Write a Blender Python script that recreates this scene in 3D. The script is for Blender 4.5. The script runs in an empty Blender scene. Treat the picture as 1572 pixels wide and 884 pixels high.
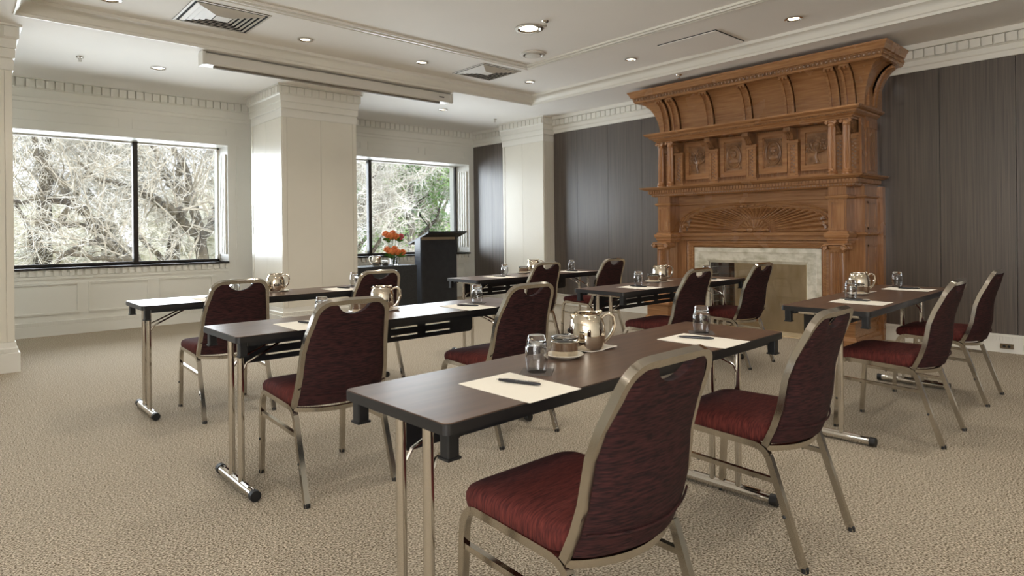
import bpy, math, random
from math import sin, cos, pi, radians as R, sqrt
from mathutils import Vector, Matrix
random.seed(7)
SC = bpy.context.scene
COL = SC.collection

# ------------------------------------------------------------ camera
PHI = R(48.0); FPX = 963.0; CH = 1.17; ROLL = -0.0105
cam_d = bpy.data.cameras.new('camera'); cam = bpy.data.objects.new('camera', cam_d); COL.objects.link(cam)
cam_d.sensor_width = 36; cam_d.lens = FPX / 1572 * 36; cam_d.clip_start = .05; cam_d.clip_end = 300
cam_d.shift_y = -(442 - 355.9) / 1572; cam_d.shift_x = 0.9 / 1572
fw = Vector((cos(PHI), sin(PHI), 0)); rt = Vector((sin(PHI), -cos(PHI), 0)); up = Vector((0, 0, 1))
cx_ = (rt + up * ROLL).normalized(); cz_ = -fw; cy_ = cz_.cross(cx_)
M = Matrix((cx_, cy_, cz_)).transposed().to_4x4(); M.translation = (0, 0, CH)
cam.matrix_world = M
SC.camera = cam

# ------------------------------------------------------------ world and exposure
w = bpy.data.worlds.new('sky'); SC.world = w; w.use_nodes = True
nt = w.node_tree; nt.nodes.clear()
wo = nt.nodes.new('ShaderNodeOutputWorld'); bg = nt.nodes.new('ShaderNodeBackground')
tc = nt.nodes.new('ShaderNodeTexCoord'); sx = nt.nodes.new('ShaderNodeSeparateXYZ')
rp = nt.nodes.new('ShaderNodeValToRGB')
nt.links.new(tc.outputs['Generated'], sx.inputs[0]); nt.links.new(sx.outputs['Z'], rp.inputs[0])
rp.color_ramp.elements[0].position = 0.0; rp.color_ramp.elements[0].color = (.88, .92, 1.0, 1)
rp.color_ramp.elements[1].position = .6; rp.color_ramp.elements[1].color = (.62, .78, 1.0, 1)
nt.links.new(rp.outputs[0], bg.inputs[0]); bg.inputs[1].default_value = 2.3
nt.links.new(bg.outputs[0], wo.inputs[0])
SC.view_settings.view_transform = 'Standard'; SC.view_settings.look = 'None'
SC.view_settings.exposure = 0.5; SC.view_settings.gamma = 1.0
SC.cycles.use_denoising = True
SC.cycles.max_bounces = 10; SC.cycles.diffuse_bounces = 5; SC.cycles.glossy_bounces = 4
SC.cycles.transmission_bounces = 8; SC.cycles.transparent_max_bounces = 12
SC.cycles.caustics_reflective = False; SC.cycles.caustics_refractive = False
SC.cycles.sample_clamp_indirect = 6

def light(name, kind, loc, energy, color=(1, 1, 1), rot=(0, 0, 0), **kw):
    d = bpy.data.lights.new(name, kind); d.energy = energy; d.color = color
    for k, v in kw.items(): setattr(d, k, v)
    o = bpy.data.objects.new(name, d); COL.objects.link(o); o.location = loc; o.rotation_euler = rot
    return o
light('sun', 'SUN', (0, 0, 20), 3.4, (1, .95, .86), (R(52), 0, R(-25)), angle=R(1))
WARM = (1, .935, .84); DAY = (.86, .93, 1)
# daylight entering through the real windows (one lamp just outside each pane line)
WIN_W = 120
for nm, x0, x1 in (('day_a', -3.4, -.7), ('day_b', .2, 2.9), ('day_c', 4.2, 7.1)):
    light(nm, 'AREA', ((x0 + x1) / 2, 9.66, 1.62), WIN_W * (x1 - x0) / 2.7, DAY, (R(-90), 0, 0), shape='RECTANGLE', size=x1 - x0, size_y=1.5)
# added fill lamp in an unseen opening of the left wall, behind the camera
light('fill_left', 'AREA', (-3.93, -1.55, 1.6), 150, (1, .98, .95), (0, R(-90), 0), shape='RECTANGLE', size=1.6, size_y=3.4)

# ------------------------------------------------------------ materials
MATS = {}
def lin(c):
    return tuple(((x / 255) / 12.92 if x / 255 <= .04045 else ((x / 255 + .055) / 1.055) ** 2.4) for x in c)
def mat(name, col, rough=.5, metal=0, col2=None, scale=(8, 8, 8), detail=4, bump=0, bscale=None, bdist=.01, ramp=(.35, .65), spec=.5, rvar=0, coat=0, crough=.15):
    m = bpy.data.materials.new(name); m.use_nodes = True; t = m.node_tree; b = t.nodes['Principled BSDF']
    b.inputs['Roughness'].default_value = rough; b.inputs['Metallic'].default_value = metal
    b.inputs['Specular IOR Level'].default_value = spec; b.inputs['Coat Weight'].default_value = coat; b.inputs['Coat Roughness'].default_value = crough
    c = lin(col); b.inputs['Base Color'].default_value = (*c, 1)
    def noise(sc, det):
        tc = t.nodes.new('ShaderNodeTexCoord'); mp = t.nodes.new('ShaderNodeMapping'); n = t.nodes.new('ShaderNodeTexNoise')
        mp.inputs['Scale'].default_value = sc; n.inputs['Scale'].default_value = 1; n.inputs['Detail'].default_value = det
        t.links.new(tc.outputs['Object'], mp.inputs[0]); t.links.new(mp.outputs[0], n.inputs[0]); return n
    if col2 is not None:
        n = noise(scale, detail); r = t.nodes.new('ShaderNodeValToRGB')
        r.color_ramp.elements[0].position = ramp[0]; r.color_ramp.elements[1].position = ramp[1]
        r.color_ramp.elements[0].color = (*c, 1); r.color_ramp.elements[1].color = (*lin(col2), 1)
        t.links.new(n.outputs['Fac'], r.inputs[0]); t.links.new(r.outputs[0], b.inputs['Base Color'])
    if rvar:
        n = noise((3, 3, 3), 3); mr = t.nodes.new('ShaderNodeMapRange'); mr.inputs['To Min'].default_value = rough - rvar; mr.inputs['To Max'].default_value = rough + rvar
        t.links.new(n.outputs['Fac'], mr.inputs[0]); t.links.new(mr.outputs[0], b.inputs['Roughness'])
    if bump:
        n = noise(bscale or scale, 3); bp = t.nodes.new('ShaderNodeBump'); bp.inputs['Strength'].default_value = bump; bp.inputs['Distance'].default_value = bdist
        t.links.new(n.outputs['Fac'], bp.inputs['Height']); t.links.new(bp.outputs[0], b.inputs['Normal'])
    MATS[name] = m; return m
mat('paint', (228, 225, 216), .42, col2=(223, 220, 211), scale=(1.2, 1.2, 1.2))
mat('paint_gloss', (226, 221, 208), .25, col2=(221, 216, 203), scale=(1.5, 1.5, 1.5))
mat('ceiling_paint', (238, 234, 228), .8, col2=(234, 230, 224), scale=(1, 1, 1))
mat('groove', (120, 112, 100), .7)
mat('carpet', (106, 92, 72), .95, col2=(224, 211, 190), scale=(130, 130, 130), detail=8, bump=1.0, bscale=(150, 150, 150), bdist=.012, ramp=(.36, .64), spec=.1)
mat('wood_wall', (54, 44, 37), .36, col2=(88, 76, 66), scale=(90, 90, 1.5), detail=5, bump=.25, bscale=(160, 160, 2), bdist=.002, ramp=(.3, .7), spec=.9, coat=.3, crough=.38)
mat('oak', (136, 94, 60), .26, col2=(176, 130, 88), scale=(60, 4.0, 60), detail=6, bump=.12, bscale=(70, 6, 70), bdist=.002, ramp=(.25, .75), rvar=.06)
mat('oak_upright', (130, 88, 56), .26, col2=(170, 124, 84), scale=(60, 60, 4), detail=6, bump=.12, bscale=(80, 80, 6), bdist=.002, ramp=(.25, .75), rvar=.06)
mat('oak_carved', (112, 80, 52), .3, col2=(158, 118, 82), scale=(14, 14, 14), detail=5, ramp=(.3, .7))  # darker than plain oak; shade of the relief put into the colour
mat('oak_dark', (52, 32, 20), .5, col2=(76, 50, 32), scale=(20, 20, 20))
mat('marble', (232, 228, 214), .2, col2=(178, 174, 150), scale=(6, 9, 14), detail=9, ramp=(.42, .78))
mat('stone_tan', (246, 228, 192), .16, col2=(214, 188, 148), scale=(5, 6, 2.5), detail=8, ramp=(.3, .75))
mat('brick', (74, 50, 40), .8, col2=(110, 78, 60), scale=(12, 12, 12))
mat('mortar', (88, 82, 74), .9)
mat('table_top', (78, 58, 46), .33, col2=(102, 78, 62), scale=(2.5, 26, 26), detail=5, ramp=(.3, .7), bump=.05, bscale=(140, 140, 140), bdist=.001)
mat('table_edge', (26, 24, 24), .45)
mat('black_steel', (22, 23, 26), .42, col2=(28, 29, 32), scale=(30, 30, 30))
mat('chrome', (214, 210, 204), .09, 1, rvar=.03)
mat('chair_chrome', (190, 184, 174), .15, 1, rvar=.06)
mat('silver', (224, 214, 198), .06, 1, rvar=.025)
mat('black_plastic', (14, 14, 15), .5)
mat('back_fabric_shaded', (27, 15, 16), .88, col2=(62, 31, 30), scale=(26, 26, 210), detail=5, bump=.5, bscale=(40, 40, 260), bdist=.002, ramp=(.36, .68), spec=.25)  # chair backs: shade against the windows put into a darker maroon
mat('seat_fabric_lit', (62, 25, 23), .88, col2=(104, 47, 40), scale=(30, 190, 30), detail=5, bump=.4, bscale=(40, 260, 40), bdist=.002, ramp=(.3, .72), spec=.25)  # seats: same maroon cloth, lit tone put into the colour
mat('paper', (240, 234, 220), .7)
mat('napkin', (232, 224, 210), .8, col2=(224, 215, 200), scale=(30, 30, 30))
mat('coaster', (92, 84, 78), .7)
mat('china', (236, 228, 212), .15)
mat('pen_black', (40, 40, 44), .25)
mat('window_metal', (38, 30, 26), .4)
mat('white_metal', (214, 210, 202), .35)
mat('vent_dark', (24, 24, 24), .9)
mat('vent_white', (205, 199, 190), .5)
mat('lectern', (34, 36, 40), .35, col2=(42, 44, 48), scale=(10, 10, 10))
mat('lectern_side_lit', (70, 78, 90), .25)  # paler blue for the lit left side; light put into the colour
mat('lectern_gap_tan', (160, 140, 116), .5)
mat('cloth_black', (40, 41, 42), .8, col2=(50, 51, 52), scale=(60, 60, 60), bump=.15, bscale=(200, 200, 200), bdist=.001)
mat('petal', (238, 158, 88), .6, col2=(206, 100, 56), scale=(30, 30, 30))
mat('petal_pink', (206, 92, 104), .6)
mat('leaf', (62, 104, 36), .55, col2=(96, 140, 54), scale=(14, 14, 14))
mat('outlet', (120, 104, 82), .35, .6)
mat('bark', (60, 52, 42), .9, col2=(98, 88, 70), scale=(6, 6, 3), bump=.5, bscale=(18, 18, 6), bdist=.03)
mat('branch_bark', (132, 122, 106), .9, col2=(176, 166, 148), scale=(4, 4, 4))
mat('twig', (226, 220, 208), .9, col2=(168, 160, 148), scale=(1.2, 1.2, 1.2), detail=3)
mat('twig_dark', (120, 112, 104), .9, col2=(186, 176, 160), scale=(.8, .8, .8), detail=3)
mat('foliage', (74, 118, 44), .8, col2=(150, 184, 96), scale=(1.5, 1.5, 1.5), detail=3)
mat('lawn', (150, 150, 110), .95, col2=(190, 180, 146), scale=(.6, .6, .6))
mat('hedge', (150, 146, 120), .95, col2=(206, 200, 182), scale=(2.5, 2.5, 2.5), detail=8)
def emit(name, col, s):
    m = bpy.data.materials.new(name); m.use_nodes = True; t = m.node_tree; b = t.nodes['Principled BSDF']
    b.inputs['Base Color'].default_value = (*lin(col), 1); b.inputs['Emission Color'].default_value = (*lin(col), 1); b.inputs['Emission Strength'].default_value = s
    MATS[name] = m
emit('lamp_on', (255, 240, 214), 3.0)
def glassmat(name, thin):
    m = bpy.data.materials.new(name); m.use_nodes = True; t = m.node_tree; t.nodes.clear()
    o = t.nodes.new('ShaderNodeOutputMaterial'); mx = t.nodes.new('ShaderNodeMixShader'); tr = t.nodes.new('ShaderNodeBsdfTransparent')
    gl = t.nodes.new('ShaderNodeBsdfGlossy'); fr = t.nodes.new('ShaderNodeFresnel'); fr.inputs[0].default_value = 1.5
    gl.inputs['Roughness'].default_value = .02; tr.inputs[0].default_value = (*thin, 1)
    t.links.new(fr.outputs[0], mx.inputs[0]); t.links.new(tr.outputs[0], mx.inputs[1]); t.links.new(gl.outputs[0], mx.inputs[2]); t.links.new(mx.outputs[0], o.inputs[0])
    MATS[name] = m
glassmat('pane', (.97, .98, .98)); glassmat('reflection_glass', (.93, .91, .88))
m = bpy.data.materials.new('glass'); m.use_nodes = True; b = m.node_tree.nodes['Principled BSDF']
b.inputs['Transmission Weight'].default_value = 1; b.inputs['Roughness'].default_value = .01; b.inputs['IOR'].default_value = 1.45; MATS['glass'] = m

# ------------------------------------------------------------ mesh helpers: every shape is (verts, faces)
def box(x0, x1, y0, y1, z0, z1):
    v = [(x, y, z) for z in (z0, z1) for y in (y0, y1) for x in (x0, x1)]
    return v, [(0, 2, 3, 1), (4, 5, 7, 6), (0, 1, 5, 4), (2, 6, 7, 3), (0, 4, 6, 2), (1, 3, 7, 5)]
def prism(poly, a0, a1, axis='z'):
    n = len(poly)
    f = {'z': lambda p, a: (p[0], p[1], a), 'y': lambda p, a: (p[0], a, p[1]), 'x': lambda p, a: (a, p[0], p[1])}[axis]
    v = [f(p, a0) for p in poly] + [f(p, a1) for p in poly]
    return v, [tuple(range(n))[::-1], tuple(range(n, 2 * n))] + [(i, (i + 1) % n, n + (i + 1) % n, n + i) for i in range(n)]
def rrect(x0, x1, y0, y1, r, n=5):
    p = []
    for cx, cy, a0 in ((x1 - r, y1 - r, 0), (x0 + r, y1 - r, 90), (x0 + r, y0 + r, 180), (x1 - r, y0 + r, 270)):
        for i in range(n + 1):
            a = R(a0 + 90 * i / n); p.append((cx + r * cos(a), cy + r * sin(a)))
    return p
def tube(path, r, n=8, closed=False, square=False, caps=True, upv=None, flat=1.0):
    P = [Vector(p) for p in path]; N = len(P); rr = r if isinstance(r, (list, tuple)) else [r] * N
    T = []
    for i in range(N):
        a = P[i - 1] if (i > 0 or closed) else P[i]; b_ = P[(i + 1) % N] if (i < N - 1 or closed) else P[i]
        d1 = (P[i] - a); d2 = (b_ - P[i])
        d = (d1.normalized() if d1.length > 1e-9 else Vector()) + (d2.normalized() if d2.length > 1e-9 else Vector())
        T.append(d.normalized() if d.length > 1e-9 else Vector((0, 0, 1)))
    u = Vector(upv) if upv else (Vector((0, 0, 1)) if abs(T[0].z) < .9 else Vector((0, 1, 0)))
    v, f = [], []
    for i in range(N):
        u = u - T[i] * u.dot(T[i])
        if u.length < 1e-6: u = T[i].orthogonal()
        u.normalize(); s = T[i].cross(u)
        m_ = 1.0
        for k in range(n):
            a = 2 * pi * (k + .5) / n
            q = sqrt(2) if square else 1
            v.append(tuple(P[i] + (u * cos(a) + s * sin(a) * flat) * rr[i] * q))
    L = N if closed else N - 1
    for i in range(L):
        for k in range(n):
            a = i * n + k; b_ = i * n + (k + 1) % n; c = ((i + 1) % N) * n + (k + 1) % n; d = ((i + 1) % N) * n + k
            f.append((a, b_, c, d))
    if caps and not closed:
        f.append(tuple(range(n))[::-1]); f.append(tuple(range((N - 1) * n, N * n)))
    return v, f
def lathe(prof, n=20, c=(0, 0, 0), axis='z', flute=0, fd=0, z_fl=None):
    v, f = [], []
    for r, z in prof:
        for k in range(n):
            a = 2 * pi * k / n; q = r
            if flute and z_fl and z_fl[0] <= z <= z_fl[1]: q = r * (1 - fd * (.5 - .5 * cos(flute * a)))
            p = (q * cos(a), q * sin(a), z)
            if axis == 'y': p = (p[0], p[2], p[1])
            if axis == 'x': p = (p[2], p[0], p[1])
            v.append((p[0] + c[0], p[1] + c[1], p[2] + c[2]))
    for i in range(len(prof) - 1):
        for k in range(n): f.append((i * n + k, i * n + (k + 1) % n, (i + 1) * n + (k + 1) % n, (i + 1) * n + k))
    if prof[0][0] > 1e-5: f.append(tuple(range(n))[::-1])
    if prof[-1][0] > 1e-5: f.append(tuple(range((len(prof) - 1) * n, len(prof) * n)))
    return v, f
def ball(c, r, n=8, m_=5):
    rx, ry, rz = r if isinstance(r, tuple) else (r, r, r)
    v, f = [], []
    for i in range(m_ + 1):
        t = pi * i / m_
        for k in range(n):
            a = 2 * pi * k / n; v.append((c[0] + rx * sin(t) * cos(a), c[1] + ry * sin(t) * sin(a), c[2] - rz * cos(t)))
    for i in range(m_):
        for k in range(n): f.append((i * n + k, i * n + (k + 1) % n, (i + 1) * n + (k + 1) % n, (i + 1) * n + k))
    return v, f
def join(*parts):
    v, f = [], []
    for pv, pf in parts:
        o = len(v); v += pv; f += [tuple(i + o for i in q) for q in pf]
    return v, f
def move(s, d, rz=0):
    c_, s_ = cos(rz), sin(rz)
    return [(x * c_ - y * s_ + d[0], x * s_ + y * c_ + d[1], z + d[2]) for x, y, z in s[0]], s[1]
def profile_run(prof, pts, closed=False):
    """sweep a profile [(out,z)] along a plan path pts [(x,y)], mitred; out = to the right of travel"""
    N = len(pts); P = [Vector(p) for p in pts]; v, f = [], []; K = len(prof)
    for i in range(N):
        if closed or 0 < i < N - 1:
            d1 = (P[i] - P[i - 1]).normalized(); d2 = (P[(i + 1) % N] - P[i]).normalized()
            n1 = Vector((d1.y, -d1.x)); n2 = Vector((d2.y, -d2.x)); nn = (n1 + n2); nn = nn / (1 + n1.dot(n2))
        else:
            d = (P[1] - P[0]) if i == 0 else (P[-1] - P[-2]); d.normalize(); nn = Vector((d.y, -d.x))
        for o, z in prof: v.append((P[i].x + nn.x * o, P[i].y + nn.y * o, z))
    for i in range(N if closed else N - 1):
        for k in range(K):
            a = i * K + k; b_ = i * K + (k + 1) % K; c = ((i + 1) % N) * K + (k + 1) % K; d = ((i + 1) % N) * K + k
            f.append((a, d, c, b_))
    if not closed: f.append(tuple(range(K))); f.append(tuple(range((N - 1) * K, N * K))[::-1])
    return v, f
def empty(name, loc=(0, 0, 0), rz=0):
    o = bpy.data.objects.new(name, None); COL.objects.link(o); o.location = loc; o.rotation_euler = (0, 0, rz); o.empty_display_size = .1
    return o
ORG = {}
def obj(name, s, m, parent=None, smooth=False, sm_angle=None):
    """link a mesh; coordinates are world ones for parents recorded in ORG, else parent-local"""
    v, f = s
    off = ORG.get(parent.name) if parent else None
    if off: v = [(x - off[0], y - off[1], z - off[2]) for x, y, z in v]
    me = bpy.data.meshes.new(name); me.from_pydata([tuple(p) for p in v], [], f)
    me.materials.append(MATS[m]); me.validate(); me.update()
    import bmesh
    bm = bmesh.new(); bm.from_mesh(me); bmesh.ops.recalc_face_normals(bm, faces=bm.faces); bm.to_mesh(me); bm.free()
    if smooth:
        me.polygons.foreach_set('use_smooth', [True] * len(me.polygons))
        if sm_angle is None: sm_angle = 40
        me.set_sharp_from_angle(angle=R(sm_angle))
    o = bpy.data.objects.new(name, me); COL.objects.link(o)
    if parent: o.parent = parent
    if parent and off: ORG[o.name] = off
    return o
def clone(o, parent, loc):
    c = o.copy(); COL.objects.link(c); c.parent = parent; c.location = loc; return c
def tag(o, label, cat, group=None, kind=None):
    o['label'] = label; o['category'] = cat
    if group: o['group'] = group
    if kind: o['kind'] = kind
    return o
def struct(o, label=None):
    o['kind'] = 'structure'
    if label: o['label'] = label
    return o
def sroot(name, loc, label=None):
    o = empty(name, loc); ORG[o.name] = loc; return struct(o, label)
def troot(name, loc, label, cat, group=None):
    o = empty(name, loc); ORG[o.name] = loc; return tag(o, label, cat, group)
def copy_tree(o, parent=None):
    c = o.copy(); COL.objects.link(c)
    if parent: c.parent = parent
    for ch in o.children: copy_tree(ch, c)
    return c

# ------------------------------------------------------------ room dimensions
YW, XM, ZC, ZT = 9.17, 7.33, 3.01, 3.13
XL, YF = -3.8, -3.5
TX0, TX1, TY0, TY1 = .42, 6.34, -1.6, 6.57          # tray in the ceiling
struct(obj('floor', box(XL - .3, XM + .3, YF - .3, YW + .6, -.12, 0), 'carpet'), 'mottled beige carpet floor')
# ceiling: low band round a raised tray
ceil = sroot('ceiling', (0, 0, 0), 'pale painted ceiling with a raised tray')
obj('lower_ceiling', join(box(XL - .3, TX0, YF - .3, YW + .6, ZC, ZC + .3), box(TX1, XM + .3, YF - .3, YW + .6, ZC, ZC + .3),
    box(TX0, TX1, TY1, YW + .6, ZC, ZC + .3), box(TX0, TX1, YF - .3, TY0, ZC, ZC + .3)), 'ceiling_paint', ceil)
obj('tray_ceiling', box(TX0 - .1, TX1 + .1, TY0 - .1, TY1 + .1, ZT, ZT + .2), 'ceiling_paint', ceil)
crown = [(0, ZC - .012), (.012, ZC - .012), (.016, ZC + .012), (.03, ZC + .02), (.045, ZC + .05), (.075, ZC + .08), (.105, ZC + .09), (.11, ZT), (0, ZT)]
struct(obj('trim_1', profile_run(crown, [(TX0, TY0), (TX0, TY1), (TX1, TY1), (TX1, TY0)], True), 'paint', None, True, 30), 'cove moulding round the raised ceiling tray')
RX0, RX1, RY0, RY1 = 1.45, 5.2, -.6, 5.46
ring = [(0, ZT), (0, ZT - .018), (.02, ZT - .026), (.035, ZT - .012), (.05, ZT - .012), (.06, ZT - .03), (.08, ZT - .03), (.085, ZT - .008), (.10, ZT - .008), (.105, ZT - .02), (.12, ZT - .02), (.12, ZT)]
struct(obj('trim_2', profile_run(ring, [(RX0, RY0), (RX0, RY1), (RX1, RY1), (RX1, RY0)], True), 'paint', None), 'stepped moulding strip on the tray ceiling')

# ------------------------------------------------------------ back (window) wall
GY = 9.58       # glass plane
ZS, ZH = .80, 2.42
WINS = [(-3.4, -.75), (.05, 2.93), (4.1, 7.21)]
wall = sroot('wall_back', (0, YW, 0), 'cream painted window wall with moulded panels')
segs = []; px = XL - .3
for a, b_ in WINS: segs.append((px, a)); px = b_
segs.append((px, XM + .3))
bodies = [box(a, b_, YW, YW + .6, 0, ZC + .02) for a, b_ in segs] + [box(a, b_, YW, YW + .6, ZH, ZC + .02) for a, b_ in WINS] + [box(a, b_, YW + .001, YW + .6, 0, ZS) for a, b_ in WINS]
obj('wall_face', join(*bodies), 'paint', wall)
def frame_mould(x0, x1, z0, z1, y, parent, w_=.022, d=.014):
    return obj('panel_moulding', join(box(x0, x1, y - d, y, z0, z0 + w_), box(x0, x1, y - d, y, z1 - w_, z1), box(x0, x0 + w_, y - d, y, z0 + w_, z1 - w_), box(x1 - w_, x1, y - d, y, z0 + w_, z1 - w_)), 'paint', parent)
for a, b_ in ((.54, 1.19), (1.285, 1.945), (2.06, 2.72), (-.25, .46)): frame_mould(a, b_, .25, .62, YW, wall)
for a, b_ in ((.3, 1.635), (1.77, 2.93), (3.04, 3.9), (4.2, 5.0), (5.12, 6.12), (6.24, 7.12)): frame_mould(a, b_, 2.535, 2.67, YW, wall, .018, .01)
for a, b_ in ((3.04, 3.30),): frame_mould(a, b_, .73, 2.42, YW, wall, .018, .01)
for a, b_ in ((4.4, 5.2), (5.3, 6.15), (6.25, 7.1)): frame_mould(a, b_, .25, .62, YW, wall)
# horizontal picture rails and the fascia of the wall cornice
def cornice_prof(z): return [(0, z - .21), (.012, z - .21), (.012, z - .12), (.02, z - .118), (.022, z - .02), (.05, z - .012), (.05, z), (0, z)]
FRZ = ZC - .01
struct(obj('trim_3', profile_run([(0, 2.745), (.012, 2.75), (.016, 2.79), (.03, 2.80), (.03, 2.89), (.05, 2.90), (.05, 3.0), (.095, 3.003), (.095, ZC), (0, ZC)], [(XM, YW), (XL, YW)][::-1]), 'paint', None), 'cornice band along the window wall')
struct(obj('trim_4', profile_run([(0, 2.75), (.014, 2.752), (.018, 2.80), (.03, 2.81), (.03, 2.86), (.05, 2.87), (.05, 2.955), (.095, 2.96), (.095, ZC), (0, ZC)], [(XM, YW), (XM, YF)]), 'paint', None), 'cornice band along the panelled wall')
# dentil blocks
dent = sroot('trim_5', (0, 0, 0), 'row of dentil blocks under the window wall cornice')
first = None
x = -.1
proto_d = None
while x < 7.25:
    if proto_d is None:
        proto_d = obj('dentil', box(-.0395, .0395, -.082, -.048, 2.905, 2.998), 'paint', dent); proto_d.location = (x, YW, 0)
    else: clone(proto_d, dent, (x, YW, 0))
    x += .0925
dent2 = sroot('trim_6', (0, 0, 0), 'row of dentil blocks under the panelled wall cornice')
proto_e = None; y = -.2
while y < 9.1:
    if not (7.05 < y < 8.2) and not (2.2 < y < 4.9):
        if proto_e is None:
            proto_e = obj('dentil', box(-.080, -.046, -.0395, .0395, 2.872, 2.953), 'paint', dent2); proto_e.location = (XM, y, 0)
        else: clone(proto_e, dent2, (XM, y, 0))
    y += .0925
# fluted reveal strips and sills, windows
for wi, (a, b_) in enumerate(WINS):
    wn = sroot('window_%d' % (wi + 1), ((a + b_) / 2, GY, ZS), 'wide fixed window in dark metal frame')
    mull = [1.87] if wi == 1 else ([5.36] if wi == 2 else [-2.1])
    obj('window_frame', join(box(a, b_, GY - .03, GY + .03, ZH - .02, ZH), box(a, a + .03, GY - .03, GY + .03, ZS, ZH)), 'white_metal', wn)
    obj('window_stile', box(b_ - .03, b_, GY - .03, GY + .03, ZS, ZH), 'window_metal' if wi == 2 else 'white_metal', wn)
    obj('bottom_rail', box(a, b_, GY - .03, GY + .03, ZS, ZS + .03), 'window_metal', wn)
    for mx in mull: obj('mullion', join(box(mx - .03, mx + .03, GY - .045, GY + .03, ZS, ZH)), 'window_metal', wn)
    edges = [a + .03] + [mm + s for mm in mull for s in (-.03, .03)] + [b_ - .03]
    for i in range(0, len(edges), 2): obj('pane', box(edges[i], edges[i + 1], GY - .003, GY + .003, ZS + .035, ZH - .02), 'pane', wn)
    obj('sill', join(box(a, b_, YW - .035, GY - .03, ZS - .025, ZS)), 'window_metal', wn)
    # fluted reveal lining on the far side
    obj('reveal_lining', join(*[box(b_ - .022, b_ - .001, YW + .06 + k * .07, YW + .095 + k * .07, ZS + .1, ZH - .12) for k in range(4)]), 'paint', wn)
    blocks = []; xx = a + .03
    while xx < b_ - .03: blocks.append(box(xx, xx + .05, YW - .022, YW, ZS - .095, ZS - .027)); xx += .078
    so = obj('sill_dentils', join(*blocks), 'paint', wn); so['kind'] = 'stuff'
    obj('sill_rail', box(a, b_, YW - .012, YW, ZS - .135, ZS - .1), 'paint', wn)
# other walls
struct(obj('wall_left', join(box(XL - .3, XL, YF, -3.3, 0, ZC), box(XL - .3, XL, .2, YW, 0, ZC), box(XL - .3, XL, -3.3, .2, 0, .8), box(XL - .3, XL, -3.3, .2, 2.4, ZC)), 'paint'), 'cream wall with an added opening for the fill lamp')  # left wall out of view; its opening is added for the fill lamp
struct(obj('wall_front', box(XL - .3, XM + .3, YF - .3, YF, 0, ZC), 'paint'), 'cream wall behind the camera')

# ------------------------------------------------------------ right wall with wood panels
rw = sroot('wall_right', (XM, 3, 0), 'wall clad in dark grey-brown wood veneer panels')
obj('wall_face', box(XM + .012, XM + .3, YF, YW + .3, 0, ZC), 'oak_dark', rw)
seams = [-3.5, -2.45, -1.85, -1.25, -.64, -.03, .57, 1.177, 1.775, 2.4, 4.78, 5.361, 5.973, 6.583, 7.2, 8.05, 8.642, 9.17]
for a, b_ in zip(seams[:-1], seams[1:]):
    if (a, b_) == (2.4, 4.78) : a, b_ = 2.4, 4.78
    obj('veneer_panel', box(XM - .006, XM + .011, a + .002, b_ - .002, .17, 2.75), 'wood_wall', rw)
bb = sroot('baseboard_right', (XM, 3, 0), 'tall cream baseboard with a fluted top band')
for a, b_ in ((YF, 2.27), (4.83, 7.1), (8.1, YW)):
    obj('board', join(box(XM - .03, XM + .01, a, b_, 0, .15), box(XM - .04, XM + .01, a, b_, .15, .17)), 'paint', bb)
    fl = []; yy = a + .01
    while yy < b_ - .02: fl.append(box(XM - .036, XM - .029, yy, yy + .014, .105, .147)); yy += .024
    o = obj('fluting', join(*fl), 'paint', bb); o['kind'] = 'stuff'
bk = sroot('baseboard_back', (0, YW, 0), 'cream baseboard under the windows')
obj('board', join(box(XL, XM, YW - .03, YW, 0, .12), box(XL, XM, YW - .02, YW, .12, .17)), 'paint', bk)
fl = []; xx = -.2
while xx < 7.2: fl.append(box(xx, xx + .014, YW - .026, YW - .019, .122, .165)); xx += .024
o = obj('fluting', join(*fl), 'paint', bk); o['kind'] = 'stuff'

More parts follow.
